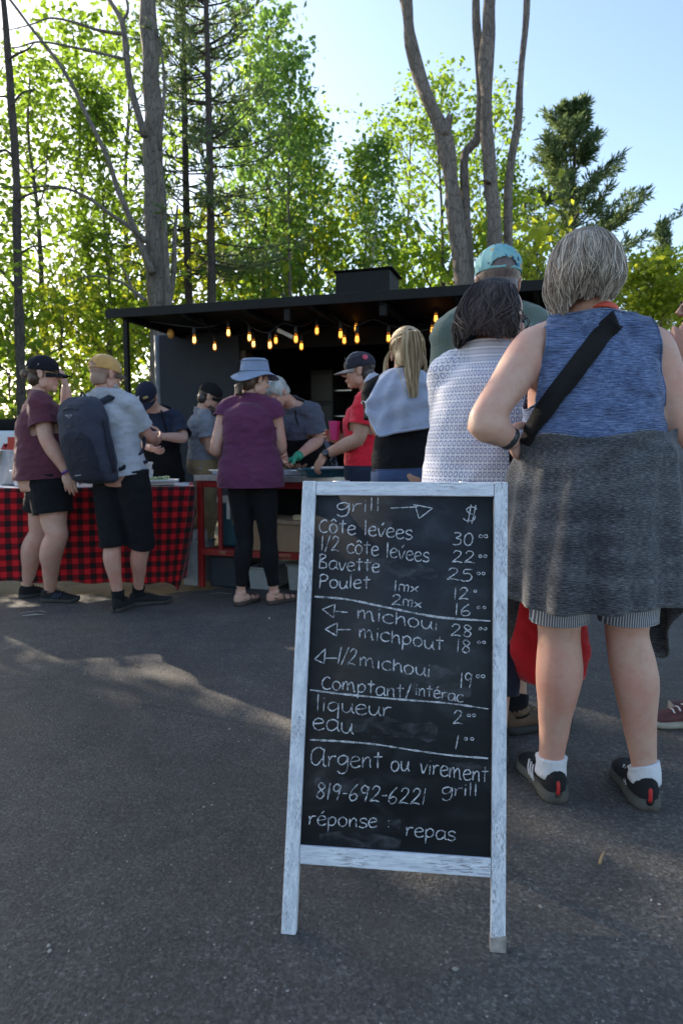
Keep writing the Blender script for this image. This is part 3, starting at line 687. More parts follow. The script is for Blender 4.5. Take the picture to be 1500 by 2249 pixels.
# things on it
def tub(nm, label, cat, c, w, d, h, mat, ax, lip=.012, top=1.06, inner=None):
    r = thing(nm, label, cat, c)
    def rect(sx, sy, z): return [V(c) + ax[0] * (i * sx / 2) + ax[1] * (j * sy / 2) + UP * z for i, j in ((-1, -1), (1, -1), (1, 1), (-1, 1))]
    m = MB(); m.rings([rect(w * .9, d * .9, 0), rect(w, d, h), rect(w - .02, d - .02, h), rect(w * .9 - .02, d * .9 - .02, .012)], True); m.build('body', mat, r, bevel=.006)
    m = MB(); o = [rect(w * 1.0 + .004, d + .004, h - lip), rect(w * top, d * top, h - lip), rect(w * top, d * top, h + .003), rect(w + .001, d + .001, h + .003)]
    m.rings(o + [o[0]], False); m.build('rim', mat, r)
    return r
TOPZ = .797
c = TT(.62, .28, TOPZ); tub('plastic_tub', 'white plastic tub on the check cloth table at the left edge', 'tub', c, .34, .26, .11, M_WHITE, (tu, tv))
c = TT(.97, .22, TOPZ); tub('takeout_box', 'small white takeout box behind the maroon shirt woman', 'box', c, .15, .14, .07, M_WHITE, (tu, tv))
c = TT(.44, .50, TOPZ)
pt = thing('stock_pot', 'steel stock pot on the table at the left edge', 'pot', c)
MB().lathe(c, [(.15, 0), (.16, .01), (.16, .25), (.168, .255), (.168, .262), (.15, .262), (.15, .02)], n=36).build('body', M_STEEL, pt)
for s in (-1, 1): MB().tube([c + tu * s * .16 + UP * .2, c + tu * s * .2 + UP * .21 + tv * .04, c + tu * s * .2 + UP * .21 - tv * .04, c + tu * s * .16 - tv * .02 + UP * .2], .006, 6, 3).build('handle', M_STEEL, pt)
c = TT(TW - .36, .16, TOPZ)
tr = tub('serving_tray', 'white tray of chopped greens at the corner of the check table', 'tray', c, .46, .24, .035, M_WHITE, (tu, tv))
g = MB(); rg = random.Random(3)
for k in range(40): g.ell(c + tu * rg.uniform(-.17, .17) + tv * rg.uniform(-.08, .08) + UP * rg.uniform(.03, .055), (.016, .014, .010), n=6, m=4)
o = g.build('chopped_salad', plain('salad', (.45, .55, .30), .6, var=.4, scale=60), tr); o['kind'] = 'stuff'
# napkin pile between the two customers
c = TT(1.36, .2, TOPZ); m = MB()
for k in range(9): m.box(c + UP * (.009 + k * .019) + tu * rg.uniform(-.006, .006), (.16, .15, .017), (tu, tv, UP))
tag(m.build('napkin_stack', plain('white_paper', (.7, .7, .7)), None, bevel=.003), 'stack of white napkins between the maroon woman and the backpack', 'napkins')
# white vehicle tailgate with red lettering, far left
ck = thing('pickup_truck', 'white pickup tail with red lettering behind the maroon shirt woman', 'truck', PZ(-90, 0, 7.4))
cx = PZ(-90, 0, 7.4); M_WP = plain('white_paint', (.62, .65, .70), .3, var=.04)
def bx(nm, x0, x1, y0, y1, z0, z1, mat, par, bev=.03): return MB().box((cx.x + (x0 + x1) / 2, cx.y + (y0 + y1) / 2, (z0 + z1) / 2), (x1 - x0, y1 - y0, z1 - z0)).build(nm, mat, par, bevel=bev)
bx('tailgate', -.95, .71, 0, .08, .68, 1.27, M_WP, ck); bx('bed', -.95, .71, .083, 1.7, .62, 1.25, M_WP, ck)
bx('bumper', -.97, .73, -.12, -.003, .45, .66, M_STEEL, ck); bx('tonneau_cover', -.9, .66, .09, 1.6, 1.252, 1.40, M_BLACK, ck, .05)
for s in (-.75, .5):
    MB().lathe((cx.x + s, cx.y + 1.0, .36), [(.05, -.1), (.34, -.1), (.36, -.06), (.36, .1), (.05, .1)], (V((0, 1, 0)), V((0, 0, 1)), V((1, 0, 0))), 26).build('wheel', plain('tyre', (.02, .02, .02), .85), ck)
for sgn in (-.88, .64): bx('tail_light', sgn - .05, sgn + .05, -.012, -.002, .85, 1.2, plain('lamp_red', (.4, .01, .01), .2), ck, .006)
M_LR = plain('letter_red', (.42, .012, .015), .4, var=.05)
def letter(x, segs):
    m = MB()
    for (a, b) in segs: m.bar(V((cx.x + x + a[0], cx.y - .007, 1.0 + a[1] * .62)), V((cx.x + x + b[0], cx.y - .007, 1.0 + b[1] * .62)), .042, .008, V((0, 1, 0)))
    m.build('letter', M_LR, ck)
letter(.25, [((0, 0), (0, .2)), ((0, .17), (.14, .17)), ((0, .09), (.1, .09))])
letter(.50, [((0, 0), (.07, .2)), ((.07, .2), (.14, 0)), ((.03, .07), (.11, .07))])

# ================================================================== steel serving table on a red frame
SL, SR = PZ(432, .86, 5.22), PZ(842, .86, 4.74)
su = (SR - SL); SW = su.length; su.normalize(); sv = V((-su.y, su.x, 0)); SD = .68; SAX = (su, sv, UP)
def ST(u, v, z): return V((SL.x, SL.y, 0)) + su * u + sv * v + UP * z
def sbox(nm, u0, u1, v0, v1, z0, z1, mat, par, bev=.003): return MB().box(ST((u0 + u1) / 2, (v0 + v1) / 2, (z0 + z1) / 2), (u1 - u0, v1 - v0, z1 - z0), SAX).build(nm, mat, par, bevel=bev)
sv_t = thing('serving_table', 'steel topped serving table on a red welded frame', 'table', ST(SW / 2, SD / 2, 0))
sbox('tabletop', -.01, SW + .01, -.01, SD, .835, .862, M_STEEL, sv_t)
sbox('front_edge', -.012, SW + .012, -.02, -.012, .825, .868, plain('edge_steel', (.55, .54, .53), .4, .8), sv_t)
for u in (.0, SW - .04):
    for v in (0, SD - .05): sbox('leg', u, u + .04, v, v + .04, 0, .833, M_RED, sv_t)
sbox('leg', .17, .20, .012, .04, .30, .833, M_RED, sv_t)
for v in (.005, SD - .04): sbox('rail', .042, SW - .042, v, v + .03, .775, .832, M_RED, sv_t)
sbox('shelf', .0 + .042, SW - .042, .0, SD - .012, .27, .30, M_RED, sv_t)
sbox('shelf_lip', .042, SW - .042, -.012, -.003, .255, .305, M_RED, sv_t)
for u0, u1 in ((.19, .25), (.38, .47), (.66, .78)): sbox('rust_patch', u0, u1, -.0145, -.0125, .262, .298, plain('bare_rust', (.36, .12, .07), .8, var=.4, scale=60), sv_t, 0)
# under it and on its shelf
def open_box(nm, label, cat, u0, u1, v0, v1, z0, h, mat, **k):
    return tub(nm, label, cat, ST((u0 + u1) / 2, (v0 + v1) / 2, z0), u1 - u0, v1 - v0, h, mat, (su, sv), **k)
cb = thing('cardboard_box', 'brown cardboard box on the red shelf of the serving table', 'box', ST(.60, .2, .302))
sbox('body', .36, .90, .05, .40, .302, .505, M_CARD, cb, .004); sbox('lid', .355, .905, .045, .405, .507, .535, plain('cardboard_lid', (.42, .29, .19), .85), cb, .004)
sbox('tape', .60, .64, .0425, .0445, .40, .534, plain('tape', (.5, .4, .27), .3), cb, 0)
co = thing('cooler', 'teal cooler with white lid on the red shelf', 'cooler', ST(.22, .4, .302))
sbox('body', .09, .33, .16, .6, .302, .64, M_TEAL, co, .02); sbox('lid', .08, .34, .15, .61, .642, .70, M_WHITE, co, .015); sbox('handle', .17, .20, .146, .158, .52, .66, M_WHITE, co, .004)
o = sbox('black_crate', .47, .92, .42, .66, .54, .80, M_BLACK, None, .01); tag(o, 'black crate behind the cardboard box under the table top', 'crate')
o = open_box('storage_bin', 'grey plastic bin standing on the ground by the red table leg', 'bin', -.16, -.02, .02, .3, 0, .34, M_GREYP)
o = sbox('bin_bag', -.13, -.04, .05, .24, .30, .44, plain('clear_bag', (.45, .45, .47), .3, var=.4, scale=30), o, .03)
o = sbox('navy_crate', .07, .34, .05, .45, .0, .24, plain('navy_crate', (.012, .02, .035), .5), None, .012); tag(o, 'dark navy crate on the ground under the red shelf', 'crate')
o = open_box('shallow_bin', 'pale grey bin on the ground between the purple woman legs', 'bin', .40, .60, .05, .4, .0, .17, M_GREYP)
o = open_box('shallow_bin', 'pale grey bin on the ground beside the chalkboard frame', 'bin', .70, .95, .1, .45, .0, .2, M_GREYP)
o = sbox('lemon_box', .76, .84, .08, .14, .537, .575, plain('cream_card', (.6, .5, .28), .7), None, .004); tag(o, 'small cream packet on top of the cardboard box', 'packet')
o = sbox('can_pack', .36, .43, .06, .2, .537, .60, plain('lime_pack', (.40, .42, .08), .6), None, .01); tag(o, 'lime green packet on the cardboard box seen between legs', 'packet')
# on the steel top
def foil(nm, label, u, v, w, d, h):
    return tub(nm, label, 'pan', ST(u, v, .869), w, d, h, plain('foil', (.62, .62, .64), .28, 1.0, .1, 40), (su, sv), .008, 1.05)
foil('foil_pan', 'shallow foil pan on the serving table left of the purple woman', .2, .25, .3, .26, .035)
foil('foil_pan', 'shallow foil pan of meat under the green gloved hand', .68, .22, .36, .26, .04)
m = MB(); rg = random.Random(5); c = ST(.63, .24, .91)
for k in range(26): m.tube([c + su * (q := rg.uniform(-.13, .11)) + sv * (w := rg.uniform(-.09, .09)) + UP * rg.uniform(0, .03), c + su * (q + rg.uniform(-.05, .05)) + sv * (w + rg.uniform(-.04, .04)) + UP * rg.uniform(.01, .055)], [.014, .009], 6, 1)
o = m.build('pulled_meat', plain('roast_meat', (.20, .09, .045), .5, var=.5, scale=70), None); tag(o, 'pile of roasted meat in the foil pan', 'food')
# blue tray held by the man in red
tc0 = ST(1.06, .12, .8645)
ta = (V((.92, .22, 0))).normalized(); tbv = V((-ta.y, ta.x, 0))
tr = tub('plastic_tray', 'teal blue plastic tray of white boxes before the man in red', 'tray', tc0, .46, .34, .06, M_TEAL, (ta, tbv), .01, 1.05)
o = MB().box(tc0 + UP * .048 - tbv * .04 - ta * .03, (.24, .18, .05), (ta, tbv, UP)).build('takeout_box', M_WHITE, None, bevel=.006); tag(o, 'flat white takeout box lying in the blue tray', 'box')
o = MB().box(tc0 + UP * .038 + tbv * .1 + ta * .14, (.1, .1, .03), (ta, tbv, UP)).build('napkin_stack', plain('white_paper', (.7, .7, .7)), None, bevel=.003); tag(o, 'folded napkins in the far corner of the blue tray', 'napkins')
# litter
rg = random.Random(9)
def litter(nm, label, cat, px, py, L, w, ang, mat):
    c = G(px, py); a = V((math.cos(ang), math.sin(ang), 0)); b = V((-a.y, a.x, 0)); m = MB()
    m.add([c + a * -L + b * -w + UP * .004, c + a * L * .2 - b * w * .6 + UP * .012, c + a * L + b * w * .3 + UP * .004, c + a * L * .1 + b * w + UP * .009], [(0, 1, 2, 3)])
    tag(m.build(nm, mat, None, solid=.001), label, cat)
MW = plain('white_paper', (.7, .7, .7))
for k, (px, py, L, w, a) in enumerate(((75, 1352, .07, .012, .15), (88, 1345, .05, .008, -.3), (60, 1347, .04, .006, .5))): litter('paper_scrap', ['long', 'upper', 'small'][k] + ' white paper scrap by the maroon woman shoes', 'paper scrap', px, py, L, w, a, MW)
litter('paper_scrap', 'thin white scrap beside the purple woman sandals', 'paper scrap', 485, 1305, .08, .008, -.1, MW)
litter('paper_scrap', 'white scrap on asphalt between purple woman and the chalkboard', 'paper scrap', 592, 1360, .015, .008, 1.2, MW)
litter('dry_leaf', 'tan dry leaf on the asphalt left of the chalkboard', 'leaf', 300, 1465, .02, .005, .5, plain('dry_leaf', (.35, .24, .12), .8))
tw = MB(); tw.tube([G(1316, 1900) + UP * .004, G(1320, 1888) + UP * .008, G(1326, 1875) + UP * .005], [.0035, .003, .0015], 6, 2); tag(tw.build('dry_twig', plain('dry_leaf', (.3, .2, .1), .8), None), 'small dry twig on the asphalt behind the chalkboard foot', 'twig')
# ================================================================== chalkboard sandwich sign
def mat_frame(name, vert):
    t = NT(name); tc = t.coord(scale=(1, 1, 1))
    g = t.coord(scale=(70, 70, 1.6) if vert else (1.6, 70, 70)); g2 = t.coord(scale=(420, 420, 3.5) if vert else (3.5, 300, 300))
    a = t.noise(g, 1.0, 4, 0.6, .4); b = t.noise(g2, 1.0, 3, .65, .3); blot = t.noise(t.coord(scale=(1, 1, .35) if vert else (.35, 1, 1)), 16, 5, .65)
    base = t.ramp(a, [(.35, (.52, .545, .60)), (.62, (.74, .755, .80))])
    sc = t.math('MULTIPLY', t.ramp(b, [(.50, 0.0), (.60, 1.0)]), t.ramp(blot, [(.46, .22), (.62, 1.0)]))
    col = t.mix(t.math('MULTIPLY', sc, .8), base, (.13, .115, .13))
    col = t.mix(t.ramp(t.noise(g, 2.2, 3), [(.62, 0.0), (.74, .3)]), col, (.36, .42, .50))
    return t.fin(col, .65, t.bump(b, .35, .002, t.bump(a, .25, .003)))
M_FV, M_FH = mat_frame('whitewashed_stile', True), mat_frame('whitewashed_rail', False)
def mat_board():
    t = NT('chalkboard'); c = t.coord(); n = t.noise(t.coord(scale=(1, 1, 2.2), rot=(0, .25, 0)), 4.5, 5, .62, 1.2); n2 = t.noise(c, 14, 4, .6)
    sm = t.math('MULTIPLY', t.ramp(n, [(.45, 0.0), (.75, 1.0)]), t.ramp(n2, [(.4, .2), (.7, 1.0)]))
    col = t.mix(t.math('MULTIPLY', sm, .62), (.012, .014, .017), (.085, .092, .108))
    return t.fin(col, .62, t.bump(t.noise(c, 300, 2), .1, .001), **{'Specular IOR Level': .35})
def mat_chalk():
    t = NT('chalk'); c = t.coord(); n = t.noise(c, 480, 3, .6); n2 = t.noise(c, 75, 3)
    f = t.math('ADD', t.math('MULTIPLY', n, .58), t.math('MULTIPLY', n2, .42))
    col = t.ramp(f, [(.40, (.05, .055, .065)), (.47, (.30, .30, .32)), (.56, (.56, .56, .59)), (.7, (.68, .67, .69))])
    return t.fin(col, .95)
FL, FR = G(617, 2052), G(1110, 2094)
sx = (FR - FL); SGW = sx.length; sx.normalize(); sn = V((-sx.y, sx.x, 0))            # sn points away from the camera
LEANV = V((.0396, .2308, .9793)); SGH = LEANV.length; sz = LEANV.normalized(); sf = sx.cross(sz).normalized()   # outward face normal is -sf
if sf.dot(sn) < 0: sf = -sf
def SG(a, b, d=0.0): return FL + sx * a + sz * b + sf * d                            # a across, b up the face, d into the board
sg = thing('chalkboard_sign', 'white framed chalkboard menu sign standing in the foreground', 'sign', (FL + FR) / 2)
def face(px, py):
    d = ray(px, py); o = V((0, 0, CAM_H)); t = (FL - o).dot(sf) / d.dot(sf); q = o + d * t - FL
    b = q.dot(sf.cross(sx).normalized()) / sz.dot(sf.cross(sx).normalized()); a = (q - sz * b).dot(sx); return a, b
SWD = .0325
def quadbox(nm, pts, d0, d1, mat, par, bev=.0025):
    m = MB(); m.add([SG(a, b, d1) for a, b in pts] + [SG(a, b, d0) for a, b in pts], [(3, 2, 1, 0), (4, 5, 6, 7), (0, 1, 5, 4), (1, 2, 6, 5), (2, 3, 7, 6), (3, 0, 4, 7)])
    o = m.build(nm, mat, par, bevel=bev)
    return o
H_ = SGH
quadbox('stile', [(0, 0), (SWD, 0), (SWD, H_), (0, H_)], 0, .022, M_FV, sg)
st2 = quadbox('stile', [(SGW - SWD + .002, 0), (SGW, 0), (SGW, H_), (SGW - SWD + .002, H_)], 0, .022, M_FV, sg)
b0, b1 = face(660, 1857)[1], face(655, 1897)[1]
quadbox('bottom_rail', [(SWD + .0006, b1 - .001), (SGW - SWD + .0014, b1 - .001), (SGW - SWD + .0014, b0), (SWD + .0006, b0)], .001, .021, M_FH, sg)
tb0 = face(692, 1087)[1]
quadbox('top_rail', [(SWD + .0006, tb0), (SGW - SWD + .0014, tb0), (SGW - SWD + .0014, H_ - .001), (SWD + .0006, H_ - .001)], .001, .021, M_FH, sg)
bd = quadbox('board', [(SWD + .001, b0 - .004), (SGW - SWD + .001, b0 - .004), (SGW - SWD + .001, tb0 + .004), (SWD + .001, tb0 + .004)], .008, .016, mat_board(), sg, 0)
# bare wooden foot where the paint has worn off
quadbox('worn_foot', [(SGW - SWD + .0005, -.0005), (SGW + .0012, -.0005), (SGW + .0012, .035), (SGW - SWD + .0005, .028)], -.0012, .0232, plain('worn_wood', (.30, .26, .23), .8, var=.35, scale=60), st2)
# rear frame, hinged at the top
rb = (sn * .20)
for a in (.012, SGW - .045):
    top = SG(a + .016, H_ - .02, .034); bot = FL + sx * (a + .016 + .02) + sn * .32; bot.z = 0
    m = MB(); m.bar(top, bot + UP * .002, .034, .018, sx); m.build('rear_leg', M_FV, sg, bevel=.002)
m = MB(); p0, p1 = SG(.03, H_ - .02, .034), SG(SGW - .03, H_ - .02, .034)
m.bar(p0.lerp(FL + sx * .045 + sn * .32, .82), p1.lerp(FL + sx * (SGW - .01) + sn * .32, .82), .03, .016); m.build('rear_rail', M_FH, sg, bevel=.002)
for a in (.09, SGW - .09): MB().tube([SG(a - .02, H_ + .0, .026), SG(a + .02, H_ + .0, .026)], .006, 8, 1).build('hinge', M_STEEL, sg)

# ---- chalk handwriting: single-stroke letters laid on the board
FONT = {
 'a': (.62, ['.52 .5 .36 .6 .14 .52 .06 .28 .14 .05 .32 .03 .5 .22', '.53 .58 .52 .15 .62 .02']),
 'A': (.8, ['.62 .88 .4 1 .14 .84 .05 .5 .12 .14 .36 .06 .58 .4', '.66 .95 .64 .4 .68 .04 .8 .02']),
 'B': (.62, ['.06 .95 .08 .5 .06 .0', '.0 .95 .3 1 .42 .82 .1 .56 .45 .42 .48 .12 .06 .02']),
 'c': (.55, ['.5 .5 .36 .6 .14 .5 .06 .28 .14 .06 .34 .0 .52 .1']),
 'C': (.6, ['.5 .72 .34 .82 .12 .62 .05 .32 .16 .06 .36 .0 .56 .1']),
 'e': (.56, ['.07 .3 .3 .34 .48 .42 .4 .58 .2 .58 .06 .34 .14 .06 .34 .0 .54 .12']),
 'g': (.6, ['.5 .52 .34 .62 .1 .5 .08 .24 .24 .12 .44 .26 .52 .54', '.53 .6 .54 .1 .46 -.26 .24 -.36 .06 -.22']),
 'h': (.56, ['.08 .84 .1 .0', '.1 .3 .26 .56 .42 .5 .46 .2 .5 .0']),
 'i': (.24, ['.12 .56 .12 .0', '.11 .80 .13 .78']),
 'l': (.26, ['.11 1.0 .13 .0']),
 'm': (.86, ['.06 .58 .08 .02', '.08 .36 .22 .6 .32 .52 .36 .04', '.36 .36 .52 .6 .64 .5 .72 .02 .8 .04']),
 'M': (.6, ['.06 .0 .08 .62 .3 .55 .32 .02', '.3 .55 .52 .58 .5 .0']),
 'n': (.56, ['.08 .56 .1 .0', '.1 .3 .26 .56 .42 .5 .44 .2 .48 .0']),
 'o': (.58, ['.3 .58 .12 .5 .06 .28 .16 .04 .36 .02 .5 .24 .46 .48 .28 .59 .2 .56']),
 'p': (.58, ['.08 .56 .1 .0 .1 -.38', '.1 .4 .28 .6 .48 .46 .44 .16 .24 .04 .1 .12']),
 'P': (.62, ['.08 .94 .1 .5 .08 .0', '.04 .92 .3 1 .52 .84 .44 .58 .1 .5']),
 'q': (.6, ['.48 .5 .32 .6 .1 .48 .08 .2 .26 .08 .46 .26', '.5 .58 .5 .0 .5 -.36']),
 'r': (.48, ['.08 .56 .12 .28 .1 .0', '.11 .32 .24 .54 .44 .56']),
 's': (.5, ['.46 .5 .3 .6 .1 .5 .14 .34 .4 .24 .44 .08 .24 -.02 .04 .06']),
 't': (.5, ['.24 .9 .24 .4 .26 .02', '.04 .62 .46 .66']),
 'u': (.58, ['.06 .56 .08 .2 .2 .02 .36 .08 .46 .36', '.48 .58 .48 .16 .58 .0']),
 'v': (.5, ['.04 .56 .22 .02 .46 .56']),
 'x': (.5, ['.04 .5 .42 .02', '.44 .52 .04 .0']),
 '0': (.62, ['.3 1 .12 .78 .08 .3 .24 .0 .46 .14 .52 .6 .42 .94 .28 .99']),
 '1': (.26, ['.12 1.0 .12 .0']),
 '2': (.62, ['.1 .76 .24 .98 .46 .9 .44 .6 .06 .04', '.06 .04 .3 .1 .58 .04']),
 '3': (.6, ['.1 .96 .34 1.0 .46 .8 .2 .54', '.2 .54 .46 .44 .46 .12 .22 .0 .04 .06']),
 '5': (.6, ['.5 .98 .16 .92', '.16 .92 .12 .56', '.12 .56 .36 .62 .5 .36 .4 .06 .16 -.02 .02 .08']),
 '6': (.58, ['.42 1 .18 .64 .08 .26 .2 .0 .42 .06 .48 .3 .3 .42 .12 .28']),
 '8': (.58, ['.42 .84 .22 .98 .1 .78 .28 .54 .46 .28 .32 .02 .1 .14 .18 .44 .42 .66 .44 .86']),
 '9': (.56, ['.44 .82 .24 .98 .08 .76 .2 .52 .4 .62 .46 .9', '.46 .92 .42 .4 .36 .0']),
 '/': (.42, ['.36 1.05 .08 -.08']), '-': (.36, ['.04 .44 .32 .46']), ':': (.3, ['.14 .5 .16 .48 .13 .48', '.15 .12 .16 .1 .14 .1']), ' ': (.42, []),
 '$': (.6, ['.52 .82 .3 .94 .1 .78 .2 .58 .46 .42 .44 .16 .2 .06 .0 .2', '.26 1.08 .22 -.08', '.46 1.06 .38 -.1']),
}
ch = MB(); crg = random.Random(2)
def stroke(pts, w, smooth=True):
    w = w * .86
    """pts in photo pixels on the board face -> a thin chalk ribbon lying on it"""
    if smooth and len(pts) > 2: pts = [(v.x, v.y) for v in catmull([V((x, y, 0)) for x, y in pts], 6)]
    elif len(pts) == 2:
        pts = [(lerp(pts[0][0], pts[1][0], k / 6), lerp(pts[0][1], pts[1][1], k / 6)) for k in range(7)]
    L, Rr = [], []
    for i, (x, y) in enumerate(pts):
        x0, y0 = pts[max(0, i - 1)]; x1, y1 = pts[min(len(pts) - 1, i + 1)]
        dx, dy = x1 - x0, y1 - y0; l = math.hypot(dx, dy) or 1; ww = w * (.5 + crg.uniform(-.2, .22))
        if i in (0, len(pts) - 1): ww *= .6
        nx, ny = -dy / l * ww, dx / l * ww
        L.append(SG(*face(x + nx, y + ny), .0072)); Rr.append(SG(*face(x - nx, y - ny), .0072))
    o = len(ch.v); n = len(pts); ch.v += L + Rr
    for i in range(n - 1): ch.f.append((o + i, o + i + 1, o + n + i + 1, o + n + i)); ch.mi.append(0)
def write(txt, x0, y0, x1, y1, size, w=3.0, acc=None, slant=.06):
    adv = sum(FONT[c][0] for c in txt) or 1; s = math.hypot(x1 - x0, y1 - y0) / adv; ux, uy = (x1 - x0) / (adv * s), (y1 - y0) / (adv * s); p = 0
    for k, c in enumerate(txt):
        a, strokes = FONT[c]; jit = crg.uniform(-.03, .03)
        def tp(gx, gy):
            u = (p + gx) * s; h = (gy + jit) * size
            return (x0 + ux * u + slant * h, y0 + uy * u - h)
        for st in strokes:
            f = [float(q) for q in st.split()]; stroke([tp(f[i], f[i + 1]) for i in range(0, len(f), 2)], w)
        if acc and k in acc: 
            for st in acc[k]:
                f = [float(q) for q in st.split()]; stroke([tp(f[i], f[i + 1]) for i in range(0, len(f), 2)], w)
        p += a
CIR, ACU = ['.12 .74 .28 .88 .44 .74'], ['.24 .74 .38 .92']
def sup(x, y, r=4.2, n=2, gap=11):
    for k in range(n): stroke([(x + k * gap + r * math.cos(a), y + r * .8 * math.sin(a)) for a in [i * .9 for i in range(8)]], 2.2)
write('grill', 736, 1123, 836, 1122, 31); stroke([(857, 1115), (917, 1112)], 3); stroke([(917, 1112), (907, 1107)], 2.6); stroke([(907, 1107), (950, 1115)], 3); stroke([(950, 1115), (920, 1138)], 3); stroke([(920, 1138), (911, 1107)], 3)
write('$', 1016, 1145, 1048, 1147, 36, 2.8, slant=.12)
write('Côte levées'.replace('ô', 'o').replace('é', 'e'), 698, 1167, 906, 1184, 34, 3.2, {1: CIR, 7: ACU}); write('30', 992, 1196, 1041, 1197, 27); sup(1056, 1177)
write('1/2 cote levees', 702, 1207, 943, 1234, 34, 3.0, {5: CIR, 11: ACU}); write('22', 990, 1234, 1044, 1238, 27); sup(1055, 1221, 3.4)
write('Bavette', 698, 1248, 834, 1258, 32, 3.2); write('25', 978, 1273, 1041, 1277, 27); sup(1051, 1259, 3.6)
write('Poulet', 698, 1291, 813, 1293, 31, 3.2); write('1Mx', 862, 1298, 921, 1300, 24, 2.8); write('12', 994, 1317, 1030, 1317, 27, 2.8); sup(1044, 1298, 3, 1)
write('2Mx', 857, 1328, 928, 1335, 24, 2.8); write('16', 996, 1351, 1036, 1353, 26, 2.8); sup(1051, 1334, 3.2, 2, 13)
stroke([(690, 1310), (760, 1316), (840, 1332), (960, 1355), (1077, 1364)], 4.6)
def larrow(a, b, c, l0, l1): stroke([a, b], 3); stroke([b, c], 3); stroke([c, a], 3); stroke([l0, l1], 3)
larrow((707, 1338), (735, 1327), (732, 1357), (731, 1342), (763, 1345)); write('michoui', 782, 1358, 963, 1386, 33, 3.2); write('28', 987, 1397, 1039, 1400, 27); sup(1055, 1381, 3.4)
larrow((713, 1382), (740, 1368), (739, 1397), (737, 1383), (770, 1383)); write('michpout', 786, 1400, 975, 1430, 33, 3.2); write('18', 1000, 1432, 1036, 1435, 29); sup(1052, 1411, 3.4)
larrow((690, 1448), (714, 1425), (711, 1458), (711, 1446), (740, 1446)); write('1/2', 738, 1456, 780, 1464, 36, 3.2, slant=.2); write('michoui', 787, 1463, 946, 1488, 33, 3.2); write('19', 1008, 1511, 1038, 1511, 34); sup(1050, 1486, 4)
write('Comptant/', 704, 1512, 903, 1536, 33, 3.2); write('interac', 910, 1526, 1018, 1544, 28, 2.8, {3: ACU})
stroke([(680, 1516), (760, 1526), (878, 1537), (980, 1545), (1073, 1558)], 4.2)
write('liqueur', 690, 1561, 861, 1576, 37, 3.2); write('2', 992, 1592, 1017, 1592, 31); sup(1030, 1572, 3.6)
write('eau', 683, 1602, 776, 1613, 42, 3.2); write('1', 996, 1647, 1006, 1647, 31, slant=.2); sup(1023, 1624, 3.6, 2, 14)
stroke([(679, 1626), (740, 1629), (823, 1636), (900, 1648), (987, 1660), (1072, 1667)], 4.6)
write('Argent', 679, 1682, 840, 1690, 41, 3.2); write('ou', 856, 1694, 899, 1696, 38, 3.2); write('virement', 921, 1700, 1073, 1721, 38, 3.0)
write('819-692-6221', 690, 1756, 934, 1770, 36, 3.0, slant=.16); write('grill', 968, 1749, 1050, 1749, 30)
write('reponse :', 674, 1814, 858, 1821, 34, 3.0, {1: ACU}); write('repas', 888, 1837, 1001, 1849, 34, 3.0)
ch.build('chalk_writing', mat_chalk(), bd, smooth=False)

# rubbed-out chalk: faint dusty smears left by an eraser
def mat_dust():
    t = NT('chalk_dust'); c = t.coord(scale=(1, 1, 2.0), rot=(0, .3, 0)); n = t.noise(c, 22, 5, .65, .6)
    t.fin((.42, .43, .47), .95); tr = t.n('BsdfTransparent'); mx = t.n('MixShader')
    t.t.links.new(t.ramp(n, [(.42, 0.0), (.75, .14)]), mx.inputs[0]); t.t.links.new(tr.outputs[0], mx.inputs[1]); t.t.links.new(t.b.outputs[0], mx.inputs[2]); t.t.links.new(mx.outputs[0], t.o.inputs['Surface']); return t.m
ch2 = ch; ch = MB(); _SG = SG
def SG(a, b, d=0.0): return _SG(a, b, .0077 if abs(d - .0072) < 1e-6 else d)
M_DUST = mat_dust()
for pts, w in (([(905, 1508), (950, 1514), (1035, 1522)], 34), ([(690, 1728), (740, 1722), (800, 1735)], 40), ([(800, 1238), (880, 1250), (960, 1262)], 36), ([(880, 1470), (950, 1478), (1010, 1470)], 30), ([(760, 1590), (850, 1600), (960, 1612)], 44), ([(700, 1840), (790, 1848), (880, 1856)], 30), ([(850, 1805), (870, 1812), (880, 1822)], 20), ([(980, 1690), (1020, 1684), (1060, 1692)], 26), ([(720, 1150), (790, 1146), (860, 1152)], 30)):
    ch = MB(); stroke(pts, w); ch.build('chalk_smear', M_DUST, bd, smooth=False)
